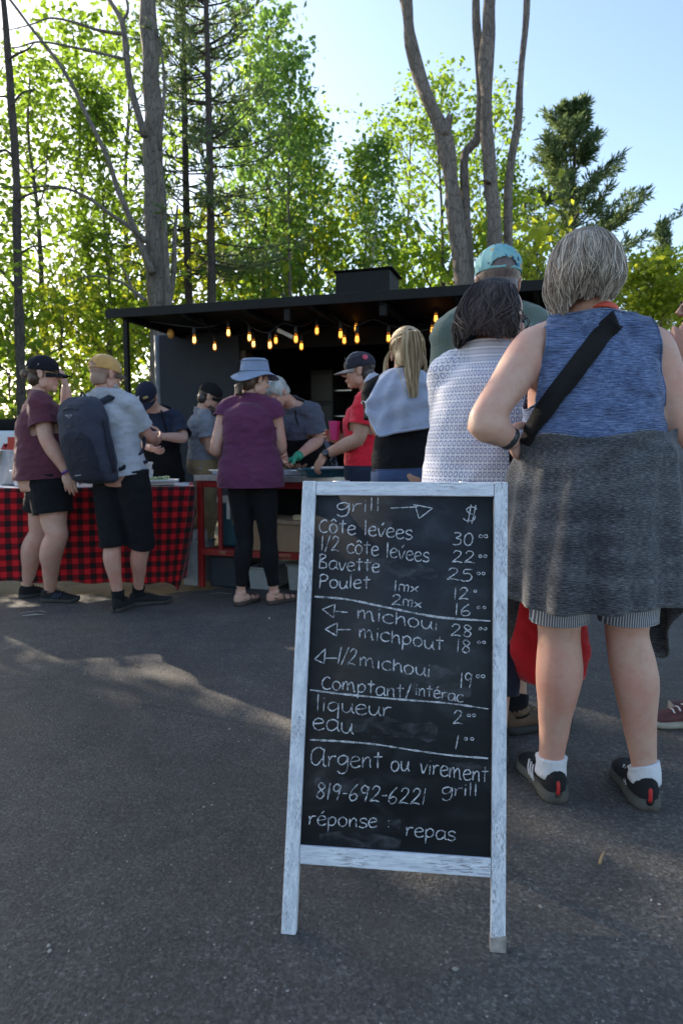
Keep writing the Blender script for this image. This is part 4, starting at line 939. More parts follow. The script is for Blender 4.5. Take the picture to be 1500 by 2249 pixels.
# ================================================================== people: one continuous body mesh each, clothes and hair as its parts
ROWS = {
 'M': [(-.16, .150, .105, -.005), (0, .165, .115, -.01), (.2, .160, .112, 0), (.45, .150, .105, .005), (.72, .168, .116, .01), (.88, .172, .104, 0), (.98, .135, .085, -.005), (1.06, .07, .06, -.01)],
 'F': [(-.16, .160, .115, -.01), (0, .175, .125, -.015), (.22, .160, .110, -.005), (.45, .138, .100, 0), (.70, .150, .116, .012), (.87, .156, .100, 0), (.98, .120, .080, -.005), (1.06, .06, .055, -.01)],
}
def fvec(phi): return V((math.sin(R(phi)), math.cos(R(phi)), 0))
def rvec(phi): return V((math.cos(R(phi)), -math.sin(R(phi)), 0))
class Body: pass
def mk(label, neck, hips, phi, hphi, sw, hw, head, head_phi, head_pitch=0, head_roll=0, armL=None, armR=None, legL=None, legR=None, rows='F', wa=1.0, wb=1.0,
       arm=1.0, leg=1.0, skin_m=None, hands=(None, None), hsz=1.0, drop=.068, shoff=(0, 0), neck_r=.054, group=None):
    """neck, hips, head: (px, py, Y); arms: (elbow, wrist); legs: (knee, ground px under the ankle)"""
    b = Body(); b.rows = [(t, a * wa, d * wb, o) for t, a, d, o in (ROWS[rows] if isinstance(rows, str) else rows)]
    b.neck, b.pel, b.head = P(*neck), P(*hips), P(*head)
    b.r1, b.f1, b.r0, b.f0 = rvec(phi), fvec(phi), rvec(hphi), fvec(hphi)
    ax = (b.neck - b.pel).normalized(); b.f1 = ax.cross(b.r1).normalized()
    b.che = b.neck - ax * drop
    b.sh = [b.che - b.r1 * sw + UP * shoff[0], b.che + b.r1 * sw + UP * shoff[1]]
    b.hip = [b.pel - b.r0 * hw, b.pel + b.r0 * hw]
    b.el = [P(*armL[0]), P(*armR[0])]; b.wr = [P(*armL[1]), P(*armR[1])]
    b.kn = [P(*legL[0]), P(*legR[0])]; b.an = [G(*legL[1]) + UP * .088, G(*legR[1]) + UP * .088]
    b.arm, b.leg, b.hsz = arm, leg, hsz
    hr = rvec(head_phi); hf = fvec(head_phi); c, s = math.cos(R(head_pitch)), math.sin(R(head_pitch))
    b.hf = hf * c - UP * s; b.hu = UP * c + hf * s; b.hr = hr
    if head_roll:
        c, s = math.cos(R(head_roll)), math.sin(R(head_roll)); b.hr, b.hu = b.hr * c - b.hu * s, b.hu * c + b.hr * s
    base = (b.an[0] + b.an[1]) / 2; base.z = 0
    b.root = thing('person', label, 'person', base, group); b.skin = skin_m; b.nr = neck_r
    m = MB(); m.rings(torso_rings(b, b.rows))
    for k in (0, 1): arm_tube(m, b, k); leg_tube(m, b, k)
    m.tube([b.neck - ax * .06, b.neck + ax * .02, b.head - b.hf * .018 - b.hu * .05], [neck_r * 1.25, neck_r * 1.02, neck_r * .96], 14, 3)
    trap(m, b)
    body = remesh(m, .011, 5); folds(body, .0035, 15, 11, 2, ridge=False)
    hd = head_mesh(b)
    for q in (hd, hand_mesh(b, 0, hands[0]), hand_mesh(b, 1, hands[1])):
        if q is not None: body.add(q.v, q.f)
    b.body = body.build('body', skin_m, b.root)
    b.lens = [round(x, 2) for x in ((b.sh[0] - b.el[0]).length, (b.el[0] - b.wr[0]).length, (b.sh[1] - b.el[1]).length, (b.el[1] - b.wr[1]).length,
              (b.hip[0] - b.kn[0]).length, (b.kn[0] - b.an[0]).length, (b.hip[1] - b.kn[1]).length, (b.kn[1] - b.an[1]).length, (b.neck - b.pel).length, b.head.z + .12)]
    print('PERSON', label[:34], b.lens)
    return b
def torso_rings(b, rows, ex=0.0, n=30, p=2.3):
    out = []
    for t, a, d, o in rows:
        c = b.pel.lerp(b.che, t); w = min(1, max(0, t)); r = b.r0.lerp(b.r1, w).normalized(); ax = (b.che - b.pel).normalized(); f = ax.cross(r).normalized()
        c = c + f * o; ring = []
        for j in range(n):
            th = 2 * math.pi * j / n; ct, st = math.cos(th), math.sin(th)
            ring.append(c + r * ((a + ex) * math.copysign(abs(ct) ** (2 / p), ct)) + f * ((d + ex) * math.copysign(abs(st) ** (2 / p), st)))
        out.append(ring)
    return out
def trap(m, b, ex=0.0):
    ax = (b.neck - b.pel).normalized()
    for k in (0, 1): m.tube([b.neck + ax * .02, b.neck.lerp(b.sh[k], .45) + ax * .008, b.sh[k] + ax * .006], [.046 + ex, .046 + ex, .048 * b.arm + ex], 12, 3)
def in_torso(b, rows, c, ex):
    ax = b.che - b.pel; t = (c - b.pel).dot(ax) / ax.length_squared
    for (t0, a0, d0, o0), (t1, a1, d1, o1) in zip(rows, rows[1:]):
        if t0 <= t <= t1:
            w = (t - t0) / (t1 - t0); r = b.r0.lerp(b.r1, min(1, max(0, t))).normalized(); f = ax.cross(r).normalized(); q = c - b.pel - ax * t - f * lerp(o0, o1, w)
            return abs(q.dot(r) / (lerp(a0, a1, w) + ex)) ** 2.3 + abs(q.dot(f) / (lerp(d0, d1, w) + ex)) ** 2.3 < 1.0
    return False
def hems(q, parent, mat, r=.0032, nm='hem'):
    cnt = {}
    for f in q.f:
        for i in range(len(f)): e = (f[i], f[(i + 1) % len(f)]); k = (min(e), max(e)); cnt[k] = cnt.get(k, 0) + 1
    adj = {}
    for (a, c), n_ in cnt.items():
        if n_ == 1: adj.setdefault(a, []).append(c); adj.setdefault(c, []).append(a)
    seen = set(); out = []
    for s0 in adj:
        if s0 in seen: continue
        loop = [s0]; seen.add(s0); cur = s0
        while True:
            nx = [x for x in adj[cur] if x not in seen]
            if not nx: break
            cur = nx[0]; seen.add(cur); loop.append(cur)
        if len(loop) < 14: continue
        p = [q.v[i].copy() for i in loop]
        for _ in range(6): p = [(p[i - 1] + p[i] * 2 + p[(i + 1) % len(p)]) / 4 for i in range(len(p))]
        for i, j in enumerate(loop): q.v[j] = p[i].copy()
        p = p[::2] + [p[0]]
        m = MB(); m.tube(p, r, 6, 1); out.append(m)
    return out
def arm_pts(b, k):
    s, e, w = b.sh[k], b.el[k], b.wr[k]; i = s.lerp(b.che, .38) - UP * .01
    return [i, s, s.lerp(e, .45), e, e.lerp(w, .3), e.lerp(w, .7), w, w + (w - e).normalized() * .015]
ARM_R = [.054, .055, .050, .041, .044, .034, .0275, .026]
def arm_tube(m, b, k, ex=0.0, sc=1.0): m.tube(arm_pts(b, k), [r * b.arm * sc + ex for r in ARM_R], 14, 4)
def leg_pts(b, k):
    h, kn, a = b.hip[k], b.kn[k], b.an[k]; f = b.f0
    return [h + UP * .03, h.lerp(kn, .4), h.lerp(kn, .82), kn + f * .006, kn.lerp(a, .28) - f * .018, kn.lerp(a, .62) - f * .010, a, a - UP * .03]
LEG_R = [.090, .082, .062, .055, .060, .0435, .0315, .034]
def leg_tube(m, b, k, ex=0.0, sc=1.0): m.tube(leg_pts(b, k), [r * b.leg * sc + ex for r in LEG_R], 16, 4)
def H(b, x, f, u): return b.head + b.hr * x + b.hf * f + b.hu * u
def head_mesh(b, vox=.0045):
    m = MB(); ax = (b.hr, b.hf, b.hu)
    m.ell(H(b, 0, -.012, .035), (.074, .094, .083), ax, 20, 12); m.ell(H(b, 0, .024, -.028), (.060, .064, .084), ax, 18, 12)
    m.ell(H(b, 0, .060, -.088), (.028, .024, .023), ax); m.ell(H(b, 0, .03, -.075), (.046, .045, .032), ax)
    for s in (-1, 1):
        m.ell(H(b, s * .034, .064, -.022), (.022, .020, .022), ax); m.ell(H(b, s * .048, .004, -.06), (.016, .028, .034), ax)
        m.ell(H(b, s * .076, -.006, -.008), (.008, .017, .030), ax); m.ell(H(b, s * .078, -.012, .008), (.009, .016, .014), ax)
        m.ell(H(b, s * .010, .098, -.026), (.008, .009, .007), ax)
    m.tube([H(b, 0, .084, .014), H(b, 0, .100, -.008), H(b, 0, .110, -.024)], [.007, .0095, .0115], 8, 3)
    m.ell(H(b, 0, .076, .020), (.046, .013, .010), ax)
    m.ell(H(b, 0, .086, -.054), (.021, .009, .0055), ax, 10, 6); m.ell(H(b, 0, .084, -.066), (.018, .009, .006), ax, 10, 6)
    m.tube([H(b, 0, -.018, -.05), H(b, 0, -.016, -.02)], b.nr * .9, 12, 1)
    return remesh(m, vox, 2, .5)
def eyes(b, brow=(.05, .035, .025), lip=(.42, .20, .17)):
    me = plain('eye_dark', (.05, .04, .035), .2); mw = plain('brow_%d' % int(brow[0] * 1000), brow, .8)
    for s in (-1, 1):
        MB().ell(H(b, s * .031, .0795, .002), (.0125, .006, .0055), (b.hr, b.hf, b.hu), 8, 6).build('eye', me, b.body)
        MB().tube([H(b, s * .014, .091, .0195), H(b, s * .034, .088, .024), H(b, s * .050, .074, .018)], [.003, .0035, .002], 6, 2).build('eyebrow', mw, b.body)
    MB().ell(H(b, 0, .091, -.060), (.019, .0055, .0075), (b.hr, b.hf, b.hu), 10, 6).build('mouth', plain('lips', lip, .5), b.body)
def hand_mesh(b, k, spec):
    """spec: (finger direction, palm normal, thumb side, curl)"""
    w = b.wr[k]; d0 = (w - b.el[k]).normalized()
    if spec is None: spec = (d0, None, None, .5)
    d, n, sd, curl = spec; d = V(d).normalized()
    if n is None: n = (b.che - w); n = (n - d * n.dot(d))
    n = V(n); n = (n - d * n.dot(d)).normalized()
    s = d.cross(n).normalized()
    if sd is not None and s.dot(V(sd)) < 0: s = -s
    if sd is None and s.dot(b.f1) < 0: s = -s
    h = b.hsz; m = MB()
    m.ell(w + d * .046 * h, (.041 * h, .0155 * h, .052 * h), (s, n, d) if s.cross(n).dot(d) > 0 else (-s, n, d), 14, 9)
    m.tube([w - d * .015, w + d * .02 * h], [.0265 * b.arm, .026 * h], 10, 1, side=s, flat=.72)
    for q, (o, L, r) in enumerate(((.029, .070, .0088), (.0098, .079, .0092), (-.0098, .073, .0088), (-.028, .056, .0078))):
        p = w + d * (.084 - .006 * abs(q - 1.3)) * h + s * o * h; pts = [p - d * .02 * h, p]; a = 0; dd = d
        for seg, (fr, c) in enumerate(((.44, .55), (.30, 1.0), (.26, .8))):
            a += curl * c * (1 + .12 * (q - 1.5)); dd = (d * math.cos(a) + n * math.sin(a) + s * (o * 1.6)).normalized()
            p = p + dd * L * fr * h; pts.append(p)
        m.tube(pts, [r * h, r * h, r * h, r * h * .92, r * h * .72], 8, 3)
    p = w + d * .022 * h + s * .030 * h; t1 = (d * .62 + s * .62 + n * .45).normalized(); t2 = (d * .85 + s * .15 + n * (.35 + .4 * curl)).normalized()
    m.tube([p, p + t1 * .038 * h, p + t1 * .038 * h + t2 * .030 * h, p + t1 * .038 * h + t2 * .052 * h], [.015 * h, .0115 * h, .0105 * h, .007 * h], 8, 3)
    return remesh(m, .0034, 2, .5)

# ---------------------------------------------------------------- clothes
def folds(mb, amp, fx=7, fz=16, seed=0, zone=None, ridge=True):
    for i, v in enumerate(mb.v):
        q = V((v.x * fx + seed * 3.1, v.y * fx + seed, v.z * fz))
        d = NZ.noise(q) * .6 + NZ.noise(V((v.x * fx * .6 + v.z * 9 + seed, v.y * fx * .6, v.z * 7 - v.x * 6))) * .6
        if ridge:
            d = .55 - abs(d) * 2.2
            e = NZ.noise(V((v.x * fx * 2.4 + v.z * 16 + seed * 2, v.y * fx * 2.4 + 7, v.z * fz * 1.7 - v.x * 9))); d += .42 * (.5 - abs(e) * 2.4)
        a = amp if zone is None else amp * zone(v)
        mb.v[i] = v + mb.n[i] * (d * a)
    return mb
def cuv(o, b):
    """wrap-around cloth coordinates (metres round the body, metres up)"""
    n = len(o.data.vertices); co = np.empty(n * 3, np.float32); o.data.vertices.foreach_get('co', co); co = co.reshape(-1, 3)
    c = np.array(b.pel.lerp(b.che, .5) - b.root.location); r = np.array(b.r1); f = np.array(b.f1)
    d = co - c; u = np.arctan2(d @ r, -(d @ f)) * .19; uv = np.stack([u, co[:, 2], np.zeros(n)], 1).astype(np.float32)
    at = o.data.attributes.new('cloth_uv', 'FLOAT_VECTOR', 'POINT'); at.data.foreach_set('vector', uv.ravel())
def shirt(b, mat, nm='shirt', ex=.014, sleeve=.5, sl_ex=.018, hem=-.1, rows=None, fold=.006, seed=0, vox=.0105, neck_up=.012, neck_tilt=.35, sm=4, flare=.0, fz=14, thick=.003, hemdrop=0, collar_r=.15):
    m = MB(); rw = rows or b.rows
    rw = [(t, a, d, o) for t, a, d, o in rw if t > hem - .001]
    t0, a0, d0, o0 = rw[0]
    ext = [(hem - .16, a0 + flare * 1.2, d0 + flare * 1.2, o0), (hem, a0 + flare, d0 + flare, o0)] + [r for r in rw if r[0] > hem + .05]
    m.rings(torso_rings(b, ext, ex)); ax = (b.che - b.pel).normalized()
    m.tube([b.che - ax * .02, b.neck + ax * .05], [.085, b.nr + .022], 16, 2)
    cuts = [(b.pel.lerp(b.che, hem), -ax, .5), (b.neck + ax * neck_up, ax - b.f1 * -neck_tilt, collar_r)]
    for k in (0, 1):
        s, e = b.sh[k], b.el[k]; i = s.lerp(b.che, .45); d = (e - s).normalized()
        if sleeve and sleeve > 0:
            en = s.lerp(e, sleeve)
            m.tube([i, s + (e - s).normalized() * .0, s.lerp(e, sleeve * .55), en, en + d * .05], [.060 * b.arm, .056 * b.arm + sl_ex * .5, .051 * b.arm + sl_ex * .9, .050 * b.arm + sl_ex * 1.25, .050 * b.arm + sl_ex * 1.35], 16, 3)
            def flt(c, nn, en=en, d=d, rr=.050 * b.arm + sl_ex * 1.35 + .014):
                q = c - en; al = q.dot(d); rad_ = q - d * al
                return al > -.03 and rad_.length < rr and (nn.dot(d) > .8 or (rad_.length > 1e-4 and nn.dot(rad_.normalized()) > .62))
            cuts.append((en, d, .16, lambda c, nn, flt=flt: flt(c, nn) and not in_torso(b, rw, c, ex + .006)))
        else:
            out = (b.r1 if k else -b.r1); m.tube([i - UP * .002, s + out * .02 - UP * .002], [.072 * b.arm, .068 * b.arm], 14, 2)
            cuts.append((s + out * (.012 + (sleeve or 0)), out + UP * .12, .17))
    trap(m, b, ex * .8)
    q = remesh(m, vox, sm); folds(q, fold, 6, fz, seed)
    q = cut(q, cuts); hm = hems(q, None, mat)
    o = q.build(nm, mat, b.root, solid=thick); cuv(o, b)
    for h_ in hm: cuv(h_.build('hem', mat, o), b)
    return o
def trousers(b, mat, nm='trousers', frac=1.0, ex=.018, flare=.0, top=.14, fold=.004, seed=0, below=None, hip_ex=None, sc=1.0):
    """frac: 0..1 hip to knee, 1..2 knee to ankle"""
    m = MB(); m.rings(torso_rings(b, [r for r in b.rows if r[0] < .3], ex if hip_ex is None else hip_ex)); cuts = []
    for k in (0, 1):
        pts = leg_pts(b, k); rad = [r * b.leg * sc + ex for r in LEG_R]
        h, kn, a = b.hip[k], b.kn[k], b.an[k]
        if frac <= 1:
            en = h.lerp(kn, frac); d = (kn - h).normalized(); rr = lerp(rad[0], rad[2], min(1, frac / .82)) + flare
            pts = [pts[0], h.lerp(kn, frac * .5), en, en + d * .05]; rad = [rad[0], (rad[0] + rr) / 2, rr, rr]
        else:
            w = frac - 1; en = kn.lerp(a, w); d = (a - kn).normalized(); k_ = 4 if w < .35 else 5 if w < .7 else 6
            re_ = lerp(rad[3], rad[4], w / .28) if w < .28 else lerp(rad[4], rad[6], (w - .28) / .72)
            pts = pts[:k_] + [en, en + d * .05]; rad = [r + flare * min(1, j / 3) for j, r in enumerate(rad[:k_])] + [re_ + flare, re_ + flare]
        m.tube(pts, rad, 18, 4); 
        oth = [b.hip[1 - k], b.kn[1 - k], b.an[1 - k]]; own = [h, kn, a]
        def dist(c, ch):
            r_ = 9
            for u_, v_ in zip(ch, ch[1:]):
                w_ = v_ - u_; t_ = max(0, min(1, (c - u_).dot(w_) / w_.length_squared)); r_ = min(r_, (c - u_ - w_ * t_).length)
            return r_
        cuts.append((en, d, .19, lambda c, nn, own=own, oth=oth: dist(c, own) < dist(c, oth)))
    cuts.append((b.pel.lerp(b.che, top), (b.che - b.pel).normalized(), .3))
    q = remesh(m, .011, 4); folds(q, fold, 8, 12, seed); q = cut(q, cuts); hm = hems(q, None, mat)
    o = q.build(nm, mat, b.root, solid=.003)
    for h_ in hm: h_.build('hem', mat, o)
    return o
def shoe(b, k, tphi, upper, sole, L=.275, sock=None, lace=None, W=1.0, stripe=None, tab=None, low=0, chunk=1.0):
    a = V((b.an[k].x, b.an[k].y, 0)); f = fvec(tphi); r = rvec(tphi); h0 = a - f * .062
    S_ = [0, .04, .12, .25, .4, .55, .7, .82, .92, .98, 1.0]
    Wd = [.012, .026, .034, .036, .034, .038, .046, .046, .038, .024, .010]; Hu = [.080, .092, .094, .092, .082, .068, .056, .047, .040, .032, .026]
    if low: Hu = [h * .9 for h in Hu]
    Hu = [h + (chunk - 1) * .024 for h in Hu]
    m = MB(); m2 = MB(); R1, R2 = [], []
    for s, w, h in zip(S_, Wd, Hu):
        c = h0 + f * s * L + r * (.008 * math.sin(s * 3.1) * (1 if k == 0 else -1)); w *= W; zs = chunk * .030 - .008 * s + (.012 * max(0, s - .85) / .15) ; lift = .012 * max(0, (s - .8) / .2) ** 2
        ring = []
        for j in range(14):
            th = 2 * math.pi * j / 14; ct, st = math.cos(th), math.sin(th); ww = w * (1 - .25 * max(0, st))
            ring.append(c + r * ww * math.copysign(abs(ct) ** .7, ct) + UP * (lift + .018 + (h - .018) * (.5 + .5 * math.copysign(abs(st) ** .75, st))))
        R1.append(ring); we = w + .005
        R2.append([c + r * x * we + UP * (z + lift) for x, z in ((-.92, 0.001), (-.4, .0005), (.4, .0005), (.92, 0.001), (1.04, .010), (.98, zs), (.5, zs + .002), (-.5, zs + .002), (-.98, zs), (-1.04, .010))])
    R1 = R1[::-1]; R2 = R2[::-1]
    m.rings(R1); m2.rings(R2)
    u = m.build('shoe', upper, b.root); m2.build('sole', sole, u)
    MB().tube([a + UP * .078, a + UP * .092 - f * .004, a + UP * .102 - f * .008], [.041 * W, .039 * W, .036 * W], 14, 2).build('collar', upper, u)
    if sock is not None: MB().tube([a + UP * .07, a + UP * .10 - f * .004, b.an[k] + (b.kn[k] - b.an[k]).normalized() * sock[1]], [.043 * b.leg, .0385 * b.leg + .002, .0385 * b.leg + .005], 14, 3).build('sock', sock[0], b.root)
    if lace is not None:
        for j in range(4):
            s = .40 + .075 * j; c = h0 + f * s * L + UP * (lerp(.084, .056, j / 3) + .003)
            MB().tube([c - r * .024, c + UP * .006, c + r * .024], .0032, 6, 3).build('lace', lace, u)
    if stripe is not None:
        for j in range(3):
            for sd in (-1, 1):
                s = .34 + .07 * j; c = h0 + f * s * L; ww = .0375 * W
                MB().tube([c + r * sd * ww + UP * .030, c + r * sd * (ww + .0005) + f * .012 + UP * .050, c + r * sd * ww * .8 + f * .026 + UP * .070], .003, 6, 3).build('stripe', stripe, u)
    if tab is not None:
        MB().tube([h0 - f * .0005 + UP * .030, h0 - f * .002 + UP * .055, h0 + f * .004 + UP * .078], .006, 8, 3, side=r, flat=.4).build('heel_tab', tab, u)
    return u

# ---------------------------------------------------------------- hair and hats
def mat_hair(name, c1, c2, c3):
    if name in MATS: return MATS[name]
    t = NT(name); g = t.n('NewGeometry'); c = t.coord(scale=(1, 1, .12))
    f = t.math('ADD', t.math('MULTIPLY', g.outputs['Random Per Island'], .34), t.math('MULTIPLY', t.noise(c, 75, 3, .6), .66))
    MATS[name] = t.fin(t.ramp(f, [(.32, c1), (.5, c2), (.68, c3)]), .42, t.bump(t.noise(c, 400, 3), .5, .002), **{'Specular IOR Level': .5}); return MATS[name]
def hair_cap(b, mat, th=.010, front=.035, tilt=.35, nape=-.075, nm='hair', rough=.004):
    m = MB(); ax = (b.hr, b.hf, b.hu)
    m.ell(H(b, 0, -.014, .036), (.074 + th, .094 + th, .083 + th), ax, 22, 14); m.ell(H(b, 0, -.05, -.03), (.058 + th, .05 + th, .062), ax, 18, 10)
    q = remesh(m, .006, 2); folds(q, rough, 40, 20, 1, ridge=False)
    q = cut(q, [(H(b, 0, front, .03), b.hf - b.hu * tilt, .4), (H(b, 0, 0, nape), -b.hu - b.hf * -.2, .4)])
    return q.build(nm, mat, b.root, solid=.004)
def strands(paths, rad, mat, nm, parent, n=3):
    m = MB()
    for p in paths:
        L = len(p); m.tube(p, [rad * (.55 + .9 * math.sin(math.pi * min(.93, .12 + .86 * i / (L - 1)))) for i in range(L)], n, 1, cap=False)
    o = m.build(nm, mat, parent); return o
def drape_hair(b, mat, base_mat, prof, hem, span=128, count=900, rad=.0016, wave=.004, seed=1, jit=.006, curl=0.0, crown=(0, -.02), inward=.012, clump=40):
    """hair falling from the crown: prof = [(height, half width, half depth)], hem(angle from the back in degrees) -> height where it ends"""
    rg = random.Random(seed)
    def prad(h):
        for (h0, a0, d0), (h1, a1, d1) in zip(prof, prof[1:]):
            if h <= h0 and h >= h1: w = (h0 - h) / (h0 - h1); return lerp(a0, a1, w), lerp(d0, d1, w)
        return prof[-1][1:] if h < prof[-1][0] else prof[0][1:]
    def pt(h, th, off):
        a, d = prad(h); return H(b, crown[0] + (a + off) * math.sin(th), crown[1] - (d + off) * math.cos(th), h)
    top = prof[0][0]; paths = []
    sh = MB(); nz, nt = 16, 34; vs = []
    for j in range(nt + 1):
        th = R(-span + 2 * span * j / nt); hm = hem(math.degrees(th))
        for k in range(nz + 1): w = k / nz; vs.append(pt(lerp(top, hm, w ** .9), th, -.008 - inward * max(0, w - .8) * 4))
    sh.add(vs, [(j * (nz + 1) + k, (j + 1) * (nz + 1) + k, (j + 1) * (nz + 1) + k + 1, j * (nz + 1) + k + 1) for j in range(nt) for k in range(nz)])
    base = sh.build('hair', base_mat, b.root, solid=.01)
    clumps = [(rg.uniform(-span, span), rg.uniform(-5, 5), rg.uniform(-.012, .016), rg.uniform(0, 6.28), rg.uniform(-.006, .007)) for _ in range(clump)]
    for i in range(count):
        c0, dth, dh, ph, lift = rg.choice(clumps); th0 = R(max(-span, min(span, c0 + rg.gauss(0, 4.5)))); drift = R(dth + rg.uniform(-3, 3)); p = []
        hm = hem(math.degrees(th0)) + dh + rg.uniform(-.008, .008); off = .002 + abs(rg.gauss(0, jit)) + max(0, lift); amp = wave * rg.uniform(.5, 1.3)
        if rg.random() < .035: off += rg.uniform(.004, .016); amp *= 2.2
        s0 = rg.uniform(0, .3) if rg.random() < .3 else rg.uniform(0, .03)
        for k in range(11):
            w = s0 + (1 - s0) * k / 10; th = th0 + drift * w + amp / .09 * math.sin(w * 6 + ph) * w
            o = off * min(1, .2 + w) - inward * max(0, w - .72) / .28 * rg.uniform(.6, 1.1) + curl * max(0, w - .7)
            p.append(pt(lerp(top, hm, w ** .9), th, o))
        paths.append(p)
    strands(paths, rad, mat, 'hair_strands', base); return base
def cap(b, mat, brim_mat, phi=0.0, tilt=0.0, opening=False, brim_len=.072, lift=.040, sc=1.0, button=True, curve=.018):
    a = R(phi); f = b.hf * math.cos(a) + b.hr * math.sin(a); r = b.hr * math.cos(a) - b.hf * math.sin(a); c, s = math.cos(R(tilt)), math.sin(R(tilt)); u = b.hu * c + f * s; f = f * c - b.hu * s
    C = b.head - b.hf * .010 + b.hu * lift; n, mm = (96, 40) if opening else (36, 14); m = MB(); rx, ry, rz = .0865 * sc, .1065 * sc, .086 * sc; vs = []
    for i in range(mm + 1):
        ph = R(-14) + (R(90) - R(-14)) * i / mm
        for j in range(n):
            th = 2 * math.pi * j / n; k = .96 + .04 * math.cos(6 * th) ** 8 * (1 if i > 1 else 0)
            cp = math.cos(ph) if ph > R(2) else 1.0
            vs.append(C + r * (rx * cp * math.cos(th) * k) + f * (ry * cp * math.sin(th) * k) + u * (rz * math.sin(ph)))
    fs = []
    for i in range(mm):
        for j in range(n):
            q = (i * n + j, i * n + (j + 1) % n, (i + 1) * n + (j + 1) % n, (i + 1) * n + j)
            if opening:
                th = math.degrees(2 * math.pi * (j + .5) / n) - 270; ph = -14 + 104 * (i + .5) / mm
                if (th / 32) ** 2 + ((ph + 6) / 17) ** 2 < 1 and ph > -9: continue
            fs.append(q)
    m.add(vs, fs); o = m.build('cap', mat, b.root, solid=.003)
    if button: MB().ell(C + u * rz, (.007, .007, .004), (r, f, u), 8, 5).build('button', brim_mat, o)
    bm_ = MB(); vs = []; na, nb = 22, 6
    for j in range(na + 1):
        th = R(lerp(22, 158, j / na)); e = math.sin(math.pi * j / na) ** .6
        for k in range(nb + 1):
            w = k / nb; ext = brim_len * e * w; x = math.cos(th)
            vs.append(C + r * (rx * x * (1 - .10 * w)) + f * (ry * math.sin(th) + ext) + u * (-.018 - .012 * w - curve * x * x * (1 + w)))
    bm_.add(vs, [(j * (nb + 1) + k, j * (nb + 1) + k + 1, (j + 1) * (nb + 1) + k + 1, (j + 1) * (nb + 1) + k) for j in range(na) for k in range(nb)])
    bm_.build('brim', brim_mat, o, solid=.004)
    return o, (C, r, f, u)
def glasses(b, mat, nm='glasses'):
    m = MB()
    for s in (-1, 1):
        m.tube([H(b, s * .033 + .021 * math.cos(a), .094 - .004 * abs(math.cos(a)), .0 + .016 * math.sin(a)) for a in [2 * math.pi * i / 12 for i in range(13)]], .0022, 5, 1)
        m.tube([H(b, s * .054, .088, .004), H(b, s * .074, .06, .006), H(b, s * .079, 0, .006)], .002, 5, 2)
    m.tube([H(b, -.012, .098, .002), H(b, .012, .098, .002)], .002, 5, 1)
    return m.build(nm, mat, b.root)
SK = skin('skin_fair', (.56, .355, .275)); SKT = skin('skin_tan', (.47, .285, .205)); SKR = skin('skin_ruddy', (.52, .30, .23)); SKD = skin('skin_tan_dark', (.42, .25, .19))  # last one is the darker tan skin of the right edge person
# ================================================================== the people
def mat_heather(name, lo, mid, hi, su=24, sv=330, tw=0.0):
    t = NT(name); a = t.attr('cloth_uv', (su, sv, 1)); b = t.attr('cloth_uv', (su * 3, sv * 2.2, 1)); c = t.attr('cloth_uv', (6, 22, 1))
    f = t.math('ADD', t.math('MULTIPLY', t.noise(a, 1, 3, .6), .55), t.math('ADD', t.math('MULTIPLY', t.noise(b, 1, 2), .27), t.math('MULTIPLY', t.noise(c, 1, 3), .18)))
    col = t.ramp(f, [(.40, lo), (.5, mid), (.62, hi)])
    return t.fin(col, .9, t.bump(t.noise(a, 1, 2), .35, .002), **{'Sheen Weight': .2, 'Specular IOR Level': .2})
def mat_lattice():
    t = NT('lattice_print'); s = t.sep(t.attr('cloth_uv', (1, 1, 1))); k = 2 * math.pi / .036
    x = t.math('MULTIPLY', s[0], k); y = t.math('MULTIPLY', s[1], k * .72)
    v = t.math('MULTIPLY', t.math('COSINE', x), t.math('COSINE', y))                    # diamond grid
    ring = t.math('ABSOLUTE', t.math('SUBTRACT', t.math('ABSOLUTE', v), .52))
    f = t.ramp(ring, [(.12, 1.0), (.28, 0.0)])
    col = t.mix(t.math('MULTIPLY', f, .8), (.74, .735, .77), (.15, .15, .36))
    return t.fin(col, .85, t.bump(t.noise(t.coord(), 30, 4), .15, .01), **{'Sheen Weight': .2})
def mat_capprint():
    t = NT('cap_print'); c = t.coord(); col = (.20, .50, .52)
    n = t.noise(c, 9, 3)
    base = t.ramp(n, [(.35, (.15, .36, .39)), (.7, (.26, .49, .49))])
    for sc, cc, th in ((34, (.012, .06, .12), .30), (27, (.42, .30, .13), .24), (40, (.02, .16, .30), .26)):
        v = t.vor(t.mix(.02, c, t.n('TexNoise').outputs['Color']), sc); r = t.sep(t.vor(c, sc, 'F1', 'Color'))[0]
        base = t.mix(t.math('MULTIPLY', t.ramp(v, [(th, 1.0), (th + .05, 0.0)]), t.math('GREATER_THAN', r, .38)), base, cc)
    return t.fin(base, .8)
def mat_seersucker():
    t = NT('seersucker'); s = t.sep(t.coord()); w = t.math('SINE', t.math('MULTIPLY', s[0], 2 * math.pi / .0062))
    return t.fin(t.ramp(w, [(.3, (.10, .11, .15)), (.62, (.55, .55, .58))]), .85)
M_BLK = cloth('black_cloth', (.009, .009, .011), .25); M_NAVY = cloth('navy_cloth', (.020, .027, .05)); M_SOLE = plain('sole_dark', (.03, .03, .028), .8); M_SHOE = cloth('shoe_black', (.018, .018, .02))
M_SOLEG = plain('sole_grey', (.075, .070, .060), .8, var=.2); M_LACE = plain('lace_dark', (.02, .02, .025), .8)
HB = mat_hair('hair_brown', (.03, .017, .010), (.06, .033, .02), (.11, .062, .036)); HD = mat_hair('hair_dark', (.022, .014, .013), (.052, .036, .033), (.13, .095, .088))
HG = mat_hair('hair_grey', (.17, .13, .10), (.50, .42, .345), (.80, .71, .62)); HBL = mat_hair('hair_blonde', (.20, .12, .055), (.46, .32, .17), (.70, .55, .36)); HS = mat_hair('hair_silver', (.16, .16, .16), (.32, .32, .31), (.46, .46, .45))
